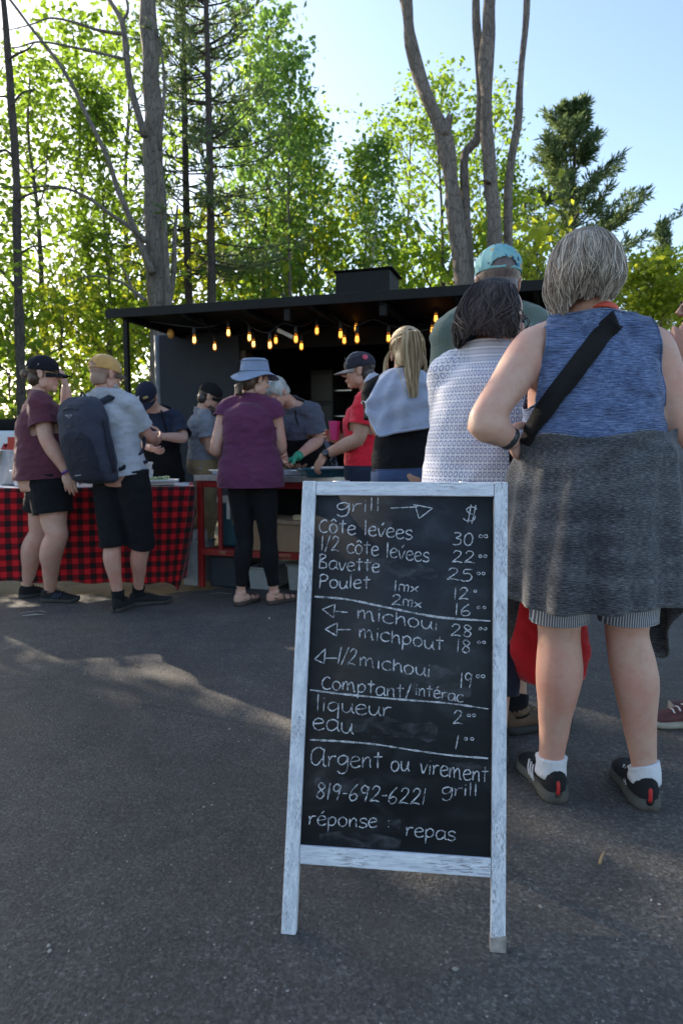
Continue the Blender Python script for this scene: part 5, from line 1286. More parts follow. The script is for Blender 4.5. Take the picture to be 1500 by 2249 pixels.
HGB = plain('hair_grey_under', (.15, .125, .105), .7, var=.3, scale=50); HDB = plain('hair_dark_under', (.022, .016, .016), .7)
from mathutils.bvhtree import BVHTree
def bvh(o):
    dg = bpy.context.evaluated_depsgraph_get(); dg.update(); e = o.evaluated_get(dg); m = e.to_mesh(); M = o.matrix_world if False else Matrix.Translation(root_loc(o))
    t = BVHTree.FromPolygons([M @ v.co for v in m.vertices], [tuple(p.vertices) for p in m.polygons]); e.to_mesh_clear(); return t
def hit(t, px, py, off=.004):
    d = ray(px, py).normalized(); h = t.ray_cast(V((0, 0, CAM_H)), d)
    return None if h[0] is None else (h[0] + (h[1] if h[1].dot(d) < 0 else -h[1]) * off, h[1] if h[1].dot(d) < 0 else -h[1])
def ribbon(m, pts, w, th=.002):
    """a strap: pts = [(point, surface normal)]"""
    n = len(pts); rings = []
    for i, (p, nr) in enumerate(pts):
        t = (pts[min(n - 1, i + 1)][0] - pts[max(0, i - 1)][0]).normalized(); s = t.cross(nr).normalized(); q = s.cross(t).normalized()
        rings.append([p - s * w / 2 - q * th, p + s * w / 2 - q * th, p + s * w / 2 + q * th, p - s * w / 2 + q * th])
    m.rings(rings)
def band(b, k, t, mat, nm, w=.012, ex=.003, r=.0275):
    d = (b.el[k] - b.wr[k]).normalized(); c = b.wr[k] + d * t
    m = MB(); m.tube([c - d * w / 2, c - d * w / 4, c + d * w / 4, c + d * w / 2], [r * b.arm + ex * .6, r * b.arm + ex, r * b.arm + ex, r * b.arm + ex * .6], 16, 1); return m.build(nm, mat, b.root)

# ---- woman in maroon tee, far left
RA = [(-.16, .200, .175, -.005), (0, .210, .190, -.008), (.25, .205, .185, .008), (.5, .188, .165, .010), (.72, .180, .158, .012), (.87, .165, .118, 0), (.98, .125, .085, -.005), (1.06, .06, .055, -.01)]
A = mk('woman in maroon tee, black cap and black shorts at the left edge', (88, 868, 4.6), (108, 1050, 4.6), 68, 68, .165, .10, (98, 822, 4.58), 80, 2, 0,
       ((150, 935, 4.85), (146, 852, 4.84)), ((104, 965, 4.40), (148, 1036, 4.40)), ((86, 1172, 4.72), (62, 1312)), ((124, 1176, 4.48), (112, 1322)), RA, arm=1.18, leg=1.28, skin_m=SK, hsz=1.02,
       hands=((V((-.15, -.1, 1)), V((-.6, 0, .2)), None, .7), (V((.18, 0, -1)), V((-.3, .9, 0)), V((1, .2, 0)), .35)))
eyes(A); shirt(A, cloth('maroon_tee', (.105, .030, .046)), 'tee', .026, .62, .024, .0, fold=.007, seed=3)
trousers(A, M_BLK, 'shorts', .60, .022, .02, .05, .004, 1, hip_ex=-.006); cap(A, cloth('cap_black', (.010, .011, .016)), cloth('cap_black', (.010, .011, .016)), 0, 4)
hair_cap(A, HB, .006, .02, .2, -.07); m = MB(); m.ell(H(A, 0, -.12, -.005), (.032, .03, .03), None, 12, 8); q = remesh(m, .006, 1); folds(q, .006, 60, 60, 2, ridge=False); q.build('hair_bun', HB, A.root)
glasses(A, plain('tortoise', (.25, .14, .03), .3)); band(A, 1, .0, plain('wristband_purple', (.10, .02, .22), .4), 'wristband', .016)
MB().tube([H(A, .081, -.02, .052), H(A, .083, -.015, .047), H(A, .081, -.009, .052), H(A, .083, -.015, .057), H(A, .081, -.02, .052)], .0018, 5, 2).build('cap_badge', M_WHITE, A.root)
shoe(A, 0, 35, M_SHOE, M_SOLE, .26, lace=M_LACE, W=1.05); shoe(A, 1, 92, M_SHOE, M_SOLE, .265, lace=M_LACE, W=1.05, stripe=plain('stripe_blue', (.03, .06, .12), .6))

# ---- man with backpack and tan cap
B = mk('man in grey tee with dark backpack and tan cap', (232, 866, 4.45), (266, 1042, 4.45), 24, 24, .178, .095, (234, 822, 4.45), 42, 4, 0,
       ((168, 968, 4.55), (185, 985, 4.80)), ((325, 958, 4.52), (344, 968, 4.76)), ((247, 1190, 4.40), (262, 1342)), ((312, 1190, 4.44), (306, 1330)), 'M', 1.02, 1.04, arm=1.0, leg=.98, skin_m=SKR)
eyes(B); ts = shirt(B, cloth('grey_tee', (.36, .37, .41)), 'tee', .016, .68, .020, -.03, fold=.010, seed=6, flare=.004)
trousers(B, M_BLK, 'shorts', 1.06, .020, .010, .03, .005, 4, hip_ex=-.004); hair_cap(B, plain('stubble', (.30, .19, .14), .8), .002, .01, .1, -.06, 'hair', .001)
cap(B, cloth('cap_tan', (.52, .29, .10)), cloth('cap_brown', (.10, .07, .05)), 0, 6, opening=True, brim_len=.055)
m = MB(); m.ell(H(B, 0, .055, -.085), (.04, .035, .035), (B.hr, B.hf, B.hu)); m.ell(H(B, 0, .03, -.07), (.058, .045, .03), (B.hr, B.hf, B.hu)); q = remesh(m, .005, 2); folds(q, .004, 80, 80, 3, ridge=False); q.build('beard', HS, B.root)
shoe(B, 0, 8, M_SHOE, M_SOLE, .285, sock=(M_BLK, .05), lace=M_LACE); shoe(B, 1, 62, M_SHOE, M_SOLE, .285, sock=(M_BLK, .05), lace=M_LACE)
# backpack
M_PACK = cloth('pack_cloth', (.040, .043, .062), .2); M_PACKD = cloth('pack_dark', (.022, .023, .034))
bk = thing('backpack', 'charcoal hiking backpack on the man with tan cap', 'backpack', B.pel.lerp(B.che, .5) - B.f1 * .2)
ax_ = (B.che - B.pel).normalized(); pr, pf = B.r1, -B.f1
c0 = B.pel.lerp(B.che, .52) + pf * .10 - pr * .045
def prings(rows, p=2.8): return [[c0 + ax_ * h + pr * (a * math.copysign(abs(math.cos(t)) ** (2 / p), math.cos(t)) + sh) + pf * (o + d * math.copysign(abs(math.sin(t)) ** (2 / p), math.sin(t))) for t in [2 * math.pi * j / 28 for j in range(28)]] for h, a, d, o, sh in rows]
m = MB(); m.rings(prings([(-.275, .10, .05, .06, .015), (-.255, .14, .075, .075, .012), (-.16, .165, .10, .09, .006), (0, .17, .105, .095, 0), (.14, .165, .10, .09, 0), (.225, .14, .085, .075, 0), (.27, .09, .055, .055, 0)]))
q = remesh(m, .010, 3); folds(q, .006, 9, 11, 5); body = q.build('pack_body', M_PACK, bk)
m = MB(); m.rings(prings([(-.262, .085, .03, .15, .014), (-.24, .115, .045, .155, .010), (-.12, .135, .05, .165, .004), (.02, .125, .045, .165, 0), (.06, .10, .03, .16, 0)])); q = remesh(m, .009, 3); folds(q, .005, 10, 12, 8); fp = q.build('front_pocket', M_PACKD, bk)
for zp, w_ in ((.09, .125), (.20, .105)):
    m = MB(); m.tube([c0 + ax_ * (zp - .03 * abs(x) ** 2) + pr * (w_ * x) + pf * (.197 - .075 * x * x) for x in np.linspace(-1, 1, 9)], .0035, 6, 2); m.build('zip', plain('zip_black', (.008, .008, .01), .4), bk)
for s in (-1, 1):
    m = MB(); m.tube([c0 + pr * s * .172 + pf * .09 + ax_ * -.2, c0 + pr * s * .182 + pf * .10 + ax_ * -.05, c0 + pr * s * .172 + pf * .09 + ax_ * .12], [.012, .018, .010], 8, 3); m.build('side_pocket', M_PACKD, bk)
    sh = B.sh[1] if s > 0 else B.sh[0]; i = B.che + B.r1 * s * .085
    m = MB(); pts = [c0 + pr * s * .075 + ax_ * .22 + pf * .03, i + UP * .048 - B.f1 * .055, i + UP * .062 + B.f1 * .01, i + B.f1 * .11 - UP * .01, i + B.r1 * s * .03 + B.f1 * .135 - ax_ * .14, i + B.r1 * s * .085 + B.f1 * .06 - ax_ * .30, c0 + pr * s * .15 - ax_ * .2 + pf * .02]
    pp = catmull(pts, 5); m2 = MB(); ribbon(m2, [(p, (p - B.pel.lerp(B.che, .75)).normalized()) for p in pp], .05, .006); m2.build('shoulder_strap', M_PACKD, bk)
m = MB(); m.tube([c0 + ax_ * .25 - pr * .03 + pf * .05, c0 + ax_ * .30 + pf * .05, c0 + ax_ * .25 + pr * .03 + pf * .05], .007, 8, 4); m.build('haul_loop', M_PACKD, bk)
m = MB()
for a, b_ in (((-.026, .012), (0, -.006)), ((0, -.006), (.026, .012)), ((-.026, .012), (-.012, .016)), ((.026, .012), (.012, .016)), ((-.012, .016), (0, .006)), ((.012, .016), (0, .006))):
    m.tube([c0 + ax_ * (.145 + a[1]) + pr * a[0] + pf * .197, c0 + ax_ * (.145 + b_[1]) + pr * b_[0] + pf * .197], .0022, 5, 1)
m.build('emblem', plain('emblem_grey', (.30, .31, .35), .5), bk)
m = MB(); m.tube([c0 - ax_ * .215 + pr * -.03 + pf * .212, c0 - ax_ * .21 + pr * .02 + pf * .214], .003, 6, 1); m.build('logo_tab', plain('emblem_grey', (.3, .31, .35), .5), bk)
m = MB(); m.bar(c0 + pr * .165 - ax_ * .19 + pf * .04, B.pel.lerp(B.che, .18) + B.r1 * .19 + B.f1 * .06, .022, .004, B.r1); m.build('hip_belt', M_PACKD, bk)

# ---- worker in navy cap behind the check table
C = mk('worker in navy cap and shirt bending over the check table', (338, 900, 5.82), (356, 1040, 6.0), 168, 168, .175, .09, (324, 872, 5.68), 186, 48, 0,
       ((404, 962, 5.72), (352, 958, 5.50)), ((300, 968, 5.62), (335, 985, 5.40)), ((380, 1160, 6.0), (382, 1252)), ((335, 1160, 6.0), (333, 1252)), 'M', 1.0, 1.02, skin_m=SK)
eyes(C); shirt(C, M_NAVY, 'shirt', .018, .85, .020, -.12, fold=.010, seed=9); trousers(C, M_BLK, 'trousers', 1.9, .02, .01, .1, .005, 2)
co_, (cC, cr, cf, cu_) = cap(C, cloth('cap_navy', (.014, .017, .034)), cloth('cap_navy', (.014, .017, .034)), 0, 0); hair_cap(C, HB, .005, .0, .1, -.06)
m = MB()
for x0, x1, z in ((.012, .045, .038), (.01, .05, .026)): m.tube([cC + cr * -x0 + cf * .100 + cu_ * z, cC + cr * -x1 + cf * .086 + cu_ * (z + .003)], .004, 6, 2)
m.build('cap_lettering', plain('gold_thread', (.45, .35, .12), .6), co_)
m = MB(); m.tube([cC + cr * .02 + cf * .1 + cu_ * .05, cC + cr * .032 + cf * .097 + cu_ * .035, cC + cr * .03 + cf * .098 + cu_ * .015], .006, 6, 3); m.build('cap_emblem', M_WHITE, co_)
for k in (0, 1): shoe(C, k, 170, M_SHOE, M_SOLE)
def apron(b, mat, hem=-.45, top=.72, ex=.032, nm='apron'):
    rw = [(hem - .1, .17, .13, .0), (hem, .17, .13, .0)] + [r for r in b.rows if r[0] > -.05 and r[0] < top + .1]
    m = MB(); m.rings(torso_rings(b, rw, ex)); q = remesh(m, .012, 3); folds(q, .006, 6, 8, 4); ax = (b.che - b.pel).normalized()
    q = cut(q, [(b.pel.lerp(b.che, hem), -ax, .5), (b.pel.lerp(b.che, top), ax, .5), (b.pel.lerp(b.che, .3) + b.f1 * .03, -b.f1, 2)])
    o = q.build(nm, mat, b.root, solid=.003)
    m = MB()
    for s in (-1, 1): m.tube([b.pel.lerp(b.che, top) + b.f1 * .13 + b.r1 * s * .10, b.che + b.f1 * .10 + b.r1 * s * .075 + ax * .03, b.neck + b.r1 * s * .05 - b.f1 * .03 + ax * .03, b.neck - b.f1 * .06 + ax * .02], .008, 6, 4, flat=.4)
    m.build('apron_strap', mat, o); return o
apron(C, M_BLK)

# ---- worker in grey tee and black cap by the trailer
D = mk('bearded worker in grey tee and black cap beside the trailer wall', (446, 902, 6.15), (452, 1022, 6.2), 72, 72, .178, .095, (462, 872, 6.12), 82, 22, 0,
       ((485, 985, 6.35), (515, 1000, 6.2)), ((462, 985, 5.98), (505, 1008, 5.95)), ((458, 1130, 6.3), (455, 1232)), ((452, 1130, 6.1), (450, 1240)), 'M', 1.08, 1.22, skin_m=SKT)
eyes(D); shirt(D, cloth('slate_tee', (.19, .20, .235)), 'tee', .016, .62, .02, -.02, fold=.010, seed=12); trousers(D, cloth('khaki', (.25, .185, .10)), 'trousers', 1.9, .02, .01, .16, .004, 3)
cap(D, M_BLK, M_BLK, 0, 2); hair_cap(D, HD, .005, .01, .1, -.07)
m = MB(); m.ell(H(D, 0, .056, -.086), (.034, .032, .034), (D.hr, D.hf, D.hu)); m.ell(H(D, 0, .028, -.074), (.056, .044, .028), (D.hr, D.hf, D.hu)); q = remesh(m, .005, 2); folds(q, .004, 80, 80, 3, ridge=False); q.build('beard', HD, D.root)
for k in (0, 1): shoe(D, k, 75, M_SHOE, M_SOLE)

# ---- woman in purple top and blue bucket hat
E = mk('woman in purple sleeveless top and blue bucket hat', (548, 874, 4.6), (552, 1044, 4.6), 10, 10, .158, .085, (561, 834, 4.6), 52, 12, 0,
       ((474, 985, 4.58), (498, 1008, 4.82)), ((618, 982, 4.62), (602, 1004, 4.86)), ((538, 1190, 4.6), (530, 1328)), ((590, 1190, 4.6), (603, 1326)), 'F', 1.04, 1.05, arm=1.0, leg=.95, skin_m=SK)
eyes(E); RE = [(t, a * 1.0 + (.032 if t < .3 else .022 if t < .8 else .012), d + .03, o) for t, a, d, o in E.rows]
shirt(E, cloth('purple_top', (.115, .030, .078)), 'top', .012, .22, .020, -.17, RE, .008, 15, flare=.012, neck_tilt=.2)
trousers(E, M_BLK, 'leggings', 1.86, .006, .0, .1, .002, 5)
M_HAT = cloth('hat_blue', (.20, .25, .36), .2); M_HATB = cloth('hat_blue', (.2, .25, .36))
tl = R(-14); hu_ = (E.hu * math.cos(tl) + E.hf * math.sin(tl)); hf_ = (E.hf * math.cos(tl) - E.hu * math.sin(tl)); C_ = E.head + E.hu * .03
m = MB(); n_ = 36; rs = []
for rr, z, fr in ((.030, .112, 0), (.066, .108, 0), (.079, .098, 0), (.084, .07, 0), (.088, .04, 0), (.090, .022, 0), (.094, .016, .3), (.118, .000, 1), (.142, -.018, 1.3), (.147, -.022, 1.3)):
    rs.append([C_ + E.hr * (rr * math.cos(a) * .96) + hf_ * (rr * 1.14 * math.sin(a) - .008) + hu_ * (z + fr * (.010 * math.sin(2 * a + .6) + .008 * math.cos(3 * a))) for a in [2 * math.pi * j / n_ for j in range(n_)]])
m.rings(rs[::-1], False); ci = len(m.v); m.v.append(C_ + hu_ * .113 - hf_ * .008); o0 = len(m.v) - 1 - n_
for j in range(n_): m.f.append((o0 + j, o0 + (j + 1) % n_, ci)); m.mi.append(0)
hat = m.build('bucket_hat', M_HAT, E.root, solid=.003)
for z, rr in ((.024, .0915), (.092, .083)):
    MB().tube([C_ + E.hr * (rr * math.cos(a) * .96) + hf_ * (rr * 1.14 * math.sin(a) - .008) + hu_ * z for a in [2 * math.pi * j / 30 for j in range(31)]], .0028, 5, 1).build('hat_band', cloth('hat_band', (.13, .16, .25)), hat)
MB().tube([C_ - hf_ * .115 + hu_ * .03, C_ - hf_ * .13 + hu_ * .01, C_ - hf_ * .125 + E.hr * .01 - hu_ * .03], .003, 5, 3).build('hat_cord', cloth('hat_band', (.13, .16, .25)), hat)
hair_cap(E, HB, .006, .03, .2, -.085); rg = random.Random(5)
strands([[H(E, rg.uniform(-.04, .04), -.09, -.03 + rg.uniform(-.02, .02)), H(E, rg.uniform(-.045, .045), -.112 + rg.uniform(-.01, .01), -.07), H(E, rg.uniform(-.03, .03), -.10 + rg.uniform(-.02, .01), -.115 + rg.uniform(-.02, .01))] for _ in range(260)], .0022, HB, 'hair_strands', E.root)
def sandal(b, k, tphi, mat, L=.25):
    o = shoe(b, k, tphi, b.skin, mat, L, W=.92, low=1); o.name = 'foot'
    a = V((b.an[k].x, b.an[k].y, 0)); f = fvec(tphi); r = rvec(tphi)
    for s, h in ((.06, .075), (.12, .058)):
        m = MB(); c = a + f * s; m.tube([c - r * .042 + UP * .02, c - r * .026 + UP * h, c + r * .026 + UP * h, c + r * .042 + UP * .02], .006, 6, 4); m.build('strap', mat, o)
    m = MB(); m.tube([a + r * .036 + UP * .04, a - f * .055 + UP * .055, a - r * .036 + UP * .04], .005, 6, 4); m.build('strap', mat, o)
sandal(E, 0, 28, plain('sandal_brown', (.05, .035, .03), .7)); sandal(E, 1, 42, plain('sandal_brown', (.05, .035, .03), .7))

# ---- grey haired cook bending over the pans
F = mk('grey haired cook in slate tee and black apron bending over the pans', (640, 890, 5.62), (688, 1018, 6.02), 208, 195, .185, .095, (609, 862, 5.50), 222, 46, 0,
       ((700, 966, 5.62), (652, 1004, 5.30)), ((608, 965, 5.50), (625, 1008, 5.22)), ((705, 1140, 6.05), (706, 1248)), ((668, 1140, 6.05), (665, 1248)), 'M', 1.12, 1.2, arm=1.12, skin_m=SKR,
       hands=((V((-.8, -.25, -.3)), V((0, 0, -1)), V((-.2, -1, .1)), .6), None))
eyes(F, (.3, .3, .3)); shirt(F, cloth('slate_blue_tee', (.085, .09, .125)), 'tee', .018, .72, .022, -.1, fold=.010, seed=18, neck_up=.03, neck_tilt=.1, collar_r=.12); trousers(F, M_BLK, 'trousers', 1.9, .02, .01, .1, .005, 6)
hair_cap(F, HS, .008, .055, .45, -.05); apron(F, M_BLK); rg = random.Random(6)
strands([[H(F, x := rg.uniform(-.06, .06), .02 + rg.uniform(-.05, .02), .118), H(F, x * 1.1, .07 + rg.uniform(-.01, .01), .10), H(F, x * 1.15, .09, .07 + rg.uniform(-.02, .02))] for _ in range(160)], .002, HS, 'hair_strands', F.root)
M_GLOVE = plain('green_nitrile', (.02, .30, .17), .4, var=.15)
gm = hand_mesh(F, 0, (V((-.8, -.25, -.3)), V((0, 0, -1)), V((-.2, -1, .1)), .6))
for i, v in enumerate(gm.v): gm.v[i] = v + gm.n[i] * .003
g_ = MB(); g_.add(gm.v, gm.f); d_ = (F.el[0] - F.wr[0]).normalized(); g_.tube([F.wr[0] - d_ * .01, F.wr[0] + d_ * .04], [.034, .037], 14, 2); g_.build('glove', M_GLOVE, F.root)
for k in (0, 1): shoe(F, k, 200, M_SHOE, M_SOLE)

# ---- man in red tee, profile to the left, one hand on the tray and a pink cup in the other
CUP = P(735, 946, 4.58)
Gm = mk('man in red tee and baseball cap holding a pink cup', (808, 866, 4.62), (806, 1038, 4.62), -82, -82, .178, .095, (788, 815, 4.60), -86, 6, 0,
        ((788, 962, 4.44), (714, 1000, 4.52)), ((795, 968, 4.86), (752, 962, 4.66)), ((800, 1172, 4.55), (798, 1322)), ((806, 1168, 4.72), (810, 1314)), 'M', 1.05, 1.22, arm=1.12, leg=1.0, skin_m=SKT, hsz=1.05,
        hands=((V((-.55, .35, -.75)), V((.2, .5, -.5)), V((-.2, .9, .2)), .45), (V((-1, -.05, .15)), V((0, -1, 0)), V((-.2, 0, 1)), .85)))
eyes(Gm, (.06, .04, .03)); shirt(Gm, cloth('red_tee', (.66, .016, .036), .12), 'tee', .016, .60, .022, -.12, fold=.010, seed=21); trousers(Gm, M_NAVY, 'shorts', .95, .024, .02, .1, .004, 7)
go, (gC, gr, gf, gu) = cap(Gm, cloth('cap_charcoal', (.028, .026, .038)), plain('cap_brim_grey', (.24, .22, .21), .8), 0, 4, curve=.010); hair_cap(Gm, HD, .005, .0, .05, -.075)
for ph_ in (40, 75, 110):                                        # pale top stitching over the crown
    m = MB(); a_ = R(ph_); m.tube([gC + (gr * -math.cos(a_ - R(30)) * .0870 + gf * math.sin(a_ - R(90)) * -.1072) * math.cos(t) + gu * (.0868 * math.sin(t)) for t in np.linspace(.05, 1.5, 9)], .0013, 4, 1); m.build('stitching', M_WHITE, go)
m = MB(); m.ell(gC - gr * .074 - gf * .045 + gu * .034, (.022, .004, .018), ((gf * .82 - gr * .57).normalized(), (-gr * .82 - gf * .57).normalized(), gu), 14, 8); m.build('cap_emblem', plain('emblem_pink', (.50, .05, .10), .6), go)
m = MB(); cc = gC + gf * .075 + gu * .045
for s in (-1, 1): m.tube([cc + gr * s * .03 + gf * .012 + (gr * .024 * math.cos(a) + gu * .014 * math.sin(a)) for a in [2 * math.pi * j / 10 for j in range(11)]], .002, 5, 1); m.tube([cc + gr * s * .055 + gf * .01, cc + gr * s * .086 - gf * .04, cc + gr * s * .086 - gf * .10 + gu * .01], .002, 5, 2)
m.build('sunglasses', plain('glass_frame', (.06, .055, .05), .3), Gm.root)
band(Gm, 0, .022, M_BLK, 'watch_strap', .024, .0035); d_ = (Gm.el[0] - Gm.wr[0]).normalized(); wn_ = (V((-.15, -1, .35)) - d_ * V((-.15, -1, .35)).dot(d_)).normalized(); wc = Gm.wr[0] + d_ * .022 + wn_ * .034
MB().lathe(wc, [(.019, 0), (.022, .003), (.022, .009), (.018, .011)], (d_, wn_.cross(d_), wn_), 18).build('watch', plain('watch_face', (.03, .035, .05), .2), Gm.root)
for k in (0, 1): shoe(Gm, k, -82, M_SHOE, M_SOLE, sock=(M_BLK, .06))
cup = thing('plastic_cup', 'bright pink plastic cup held by the man in red', 'cup', CUP - UP * .06)
MB().lathe(CUP, [(.026, -.062), (.028, -.061), (.039, .058), (.041, .060), (.041, .063), (.037, .062), (.027, -.056)], n=28).build('body', plain('pink_plastic', (.72, .07, .25), .35, var=.06), cup)

# ---- blonde woman with sweatshirt over her shoulders
Hh = mk('blonde woman with ponytail and pale sweatshirt over her shoulders', (886, 826, 3.5), (892, 1048, 3.5), -8, -4, .150, .085, (893, 778, 3.5), -3, 6, 0,
        ((832, 938, 3.46), (868, 962, 3.68)), ((946, 938, 3.52), (920, 960, 3.72)), ((868, 1262, 3.5), (866, 1436)), ((920, 1262, 3.5), (922, 1436)), 'F', 1.02, 1.0, arm=1.05, leg=1.0, skin_m=SKT)
eyes(Hh); shirt(Hh, M_BLK, 'tee', .012, .75, .016, .06, fold=.006, seed=24); trousers(Hh, cloth('jeans_blue', (.045, .075, .165), .2), 'jeans', 1.9, .010, .004, .10, .003, 8, hip_ex=.001)
M_SWEAT = cloth('sweatshirt_pale', (.36, .40, .52), .10)
ax = (Hh.che - Hh.pel).normalized(); vs, fs = [], []; nt, nz = 110, 44
zc = lambda px, py: P(px, py, 3.35).z
for j in range(nt + 1):
    dg = -112 + 224 * j / nt; th = R(dg); c_ = math.cos(th); s_ = math.sin(th)
    kx = [(-112, 868), (-90, 880), (-62, 930), (-42, 958), (-25, 950), (0, 944), (40, 934), (75, 925), (112, 900)]
    for (a0, y0), (a1, y1) in zip(kx, kx[1:]):
        if a0 <= dg <= a1: yy = lerp(y0, y1, (dg - a0) / (a1 - a0))
    hem = zc(890, yy)
    for k in range(nz + 1):
        w = k / nz
        if w < .34:
            q = w / .34; a = lerp(.070, .205, q ** .8); d = lerp(.072, .135, q); z = Hh.neck.z + .035 - .035 * q - .085 * q * q * abs(s_) ** 1.5 - .03 * q
        else:
            q = (w - .34) / .66; zs = Hh.neck.z - .03 - .085 * abs(s_) ** 1.5; z = lerp(zs, min(hem, zs - .02), q); a = lerp(.205, .200, q) + .012 * math.sin(q * math.pi); d = lerp(.135, .150, q)
        fo = (.010 * math.sin(th * 6 + 2 * math.sin(w * 3)) + .007 * math.sin(th * 13 + w * 5) + .010 * NZ.noise(V((th * 2.5, w * 4, 3))) + .005 * math.sin(w * 22 + th * 3)) * min(1, w * 2.2)
        vs.append(Hh.che.lerp(Hh.pel, 0) * 1.0 + Hh.r1 * ((a + fo) * s_) - V((Hh.f1.x, Hh.f1.y, 0)).normalized() * ((d + fo) * c_ + .005) + UP * (z - Hh.che.z))
fs = [(j * (nz + 1) + k, j * (nz + 1) + k + 1, (j + 1) * (nz + 1) + k + 1, (j + 1) * (nz + 1) + k) for j in range(nt) for k in range(nz)]
sw_ = mesh_obj('sweatshirt', vs, fs, M_SWEAT, solid=.012); tag(sw_, 'pale blue grey sweatshirt draped over the blonde woman shoulders', 'sweatshirt')
hq = MB(); hq.v = [V(v) for v in vs]; hq.tube([V(vs[j * (nz + 1) + nz]) for j in range(0, nt + 1, 2)], .008, 8, 1); hq.v = hq.v[len(vs):]; hq.f = [tuple(i - len(vs) for i in f) for f in hq.f]; hq.build('hem', M_SWEAT, sw_)
m = MB()
for s in (-1, 1): m.tube([Hh.sh[(s + 1) // 2] + Hh.f1 * .05 + UP * .05, Hh.che + Hh.r1 * s * .09 + Hh.f1 * .145 - ax * .02, Hh.che + Hh.r1 * s * .05 + Hh.f1 * .165 - ax * .16, Hh.che - Hh.r1 * s * .02 + Hh.f1 * .165 - ax * .28], [.05, .045, .035, .03], 12, 4)
q = remesh(m, .01, 3); folds(q, .006, 10, 14, 2); o = q.build('sleeve', M_SWEAT, sw_); o.location = (0, 0, 0)
hair_cap(Hh, HBL, .008, .05, .3, -.06, rough=.002); rg = random.Random(11)
paths = []
for _ in range(620):                                             # combed back over the skull to the tie
    th, ph = rg.uniform(-2.0, 2.0), rg.uniform(-.35, 1.5); d0 = V((math.cos(ph) * math.sin(th), math.cos(ph) * math.cos(th), math.sin(ph))); dT = V((rg.uniform(-.1, .1), -1, .38 + rg.uniform(-.1, .1))); o_ = rg.uniform(0, .004)
    row = []
    for k in range(9):
        q = d0.lerp(dT, k / 8).normalized(); row.append(H(Hh, (.084 + o_) * q.x, -.014 + (.104 + o_) * q.y, .036 + (.093 + o_) * q.z))
    paths.append(row)
for _ in range(420):                                             # the tail
    x, y = rg.gauss(0, .012), rg.gauss(0, .008); e = rg.uniform(-.25, -.10); f_ = rg.uniform(.7, 1.35)
    paths.append([H(Hh, x * .6, -.108 + y * .5, .078), H(Hh, x * f_, -.135 + y, .076), H(Hh, x * 1.5 * f_, -.152 + y, .02), H(Hh, x * 1.6 * f_ + .003, -.150 + y, -.06), H(Hh, x * .9 + .010, -.148 + y * .6, e)])
for _ in range(30):
    s = rg.choice((-1, 1)); paths.append([H(Hh, s * .08, .03, .03), H(Hh, s * (.09 + rg.uniform(0, .02)), .045, -.03), H(Hh, s * (.085 + rg.uniform(0, .03)), .05, -.09 + rg.uniform(-.02, .02))])
pw = []
for p in paths: pw.append(catmull(p, 3))
strands(pw, .0021, HBL, 'hair_strands', Hh.root)
MB().tube([H(Hh, .016 * math.cos(a), -.114, .076 + .016 * math.sin(a)) for a in [2 * math.pi * j / 12 for j in range(13)]], .005, 6, 1).build('hair_tie', M_BLK, Hh.root)
for k in (0, 1): shoe(Hh, k, -5, M_SHOE, M_SOLEG)

# ---- tall man in turquoise cap
I = mk('tall man in sage tee and turquoise patterned cap seen from behind', (1092, 682, 2.62), (1088, 1022, 2.62), 0, 0, .176, .095, (1092, 620, 2.60), 0, 0, 0,
       ((985, 900, 2.66), (1020, 985, 2.85)), ((1205, 890, 2.66), (1170, 980, 2.85)), ((1052, 1330, 2.62), (1050, 1606)), ((1122, 1330, 2.60), (1136, 1606)), 'M', 1.06, 1.08, arm=1.05, leg=1.0, skin_m=SKT)
shirt(I, cloth('sage_tee', (.125, .165, .14)), 'tee', .016, .7, .022, -.1, fold=.006, seed=30); trousers(I, cloth('khaki_shorts', (.20, .17, .12)), 'shorts', .95, .024, .02, .1, .004, 9)
hair_cap(I, HD, .005, .0, .0, -.072); cap(I, mat_capprint(), plain('cap_teal', (.14, .36, .4), .8), 0, 0, opening=True, lift=.046)
M_HIKE = plain('hiking_leather', (.12, .07, .04), .75, var=.3); shoe(I, 0, -10, M_HIKE, M_SOLE, .29, (M_BLK, .05), M_LACE, 1.1); shoe(I, 1, 72, M_HIKE, M_SOLE, .29, (M_BLK, .05), plain('lace_olive', (.25, .2, .1), .8), 1.1)

# ---- dark haired woman in white patterned tunic
RJ = [(-.16, .175, .13, -.01), (0, .180, .135, -.01), (.22, .172, .125, 0), (.45, .165, .118, .005), (.70, .162, .120, .01), (.87, .155, .105, 0), (.98, .12, .085, -.005), (1.06, .06, .055, -.01)]
Jn = mk('dark haired woman with glasses in white and blue patterned tunic', (1078, 770, 2.33), (1052, 1112, 2.33), 16, 10, .138, .09, (1092, 700, 2.32), 64, 8, 0,
        ((1000, 965, 2.45), (1050, 1000, 2.66)), ((1138, 945, 2.42), (1176, 1058, 2.36)), ((1030, 1390, 2.33), (1030, 1668)), ((1086, 1390, 2.33), (1090, 1672)), RJ, arm=1.05, leg=1.05, skin_m=SK,
        hands=(None, (V((.1, 0, -1)), V((-.6, .3, 0)), V((.3, 1, 0)), 1.0)))
eyes(Jn); RJt = [(t, a + (.018 if t < .5 else .008 if t < .8 else .004), d + .02, o) for t, a, d, o in RJ]
shirt(Jn, mat_lattice(), 'tunic', .010, .80, .026, -.30, RJt, .006, 33, flare=.03, fz=5, neck_tilt=.2); trousers(Jn, M_NAVY, 'trousers', 1.6, .016, .01, .1, .003, 10)
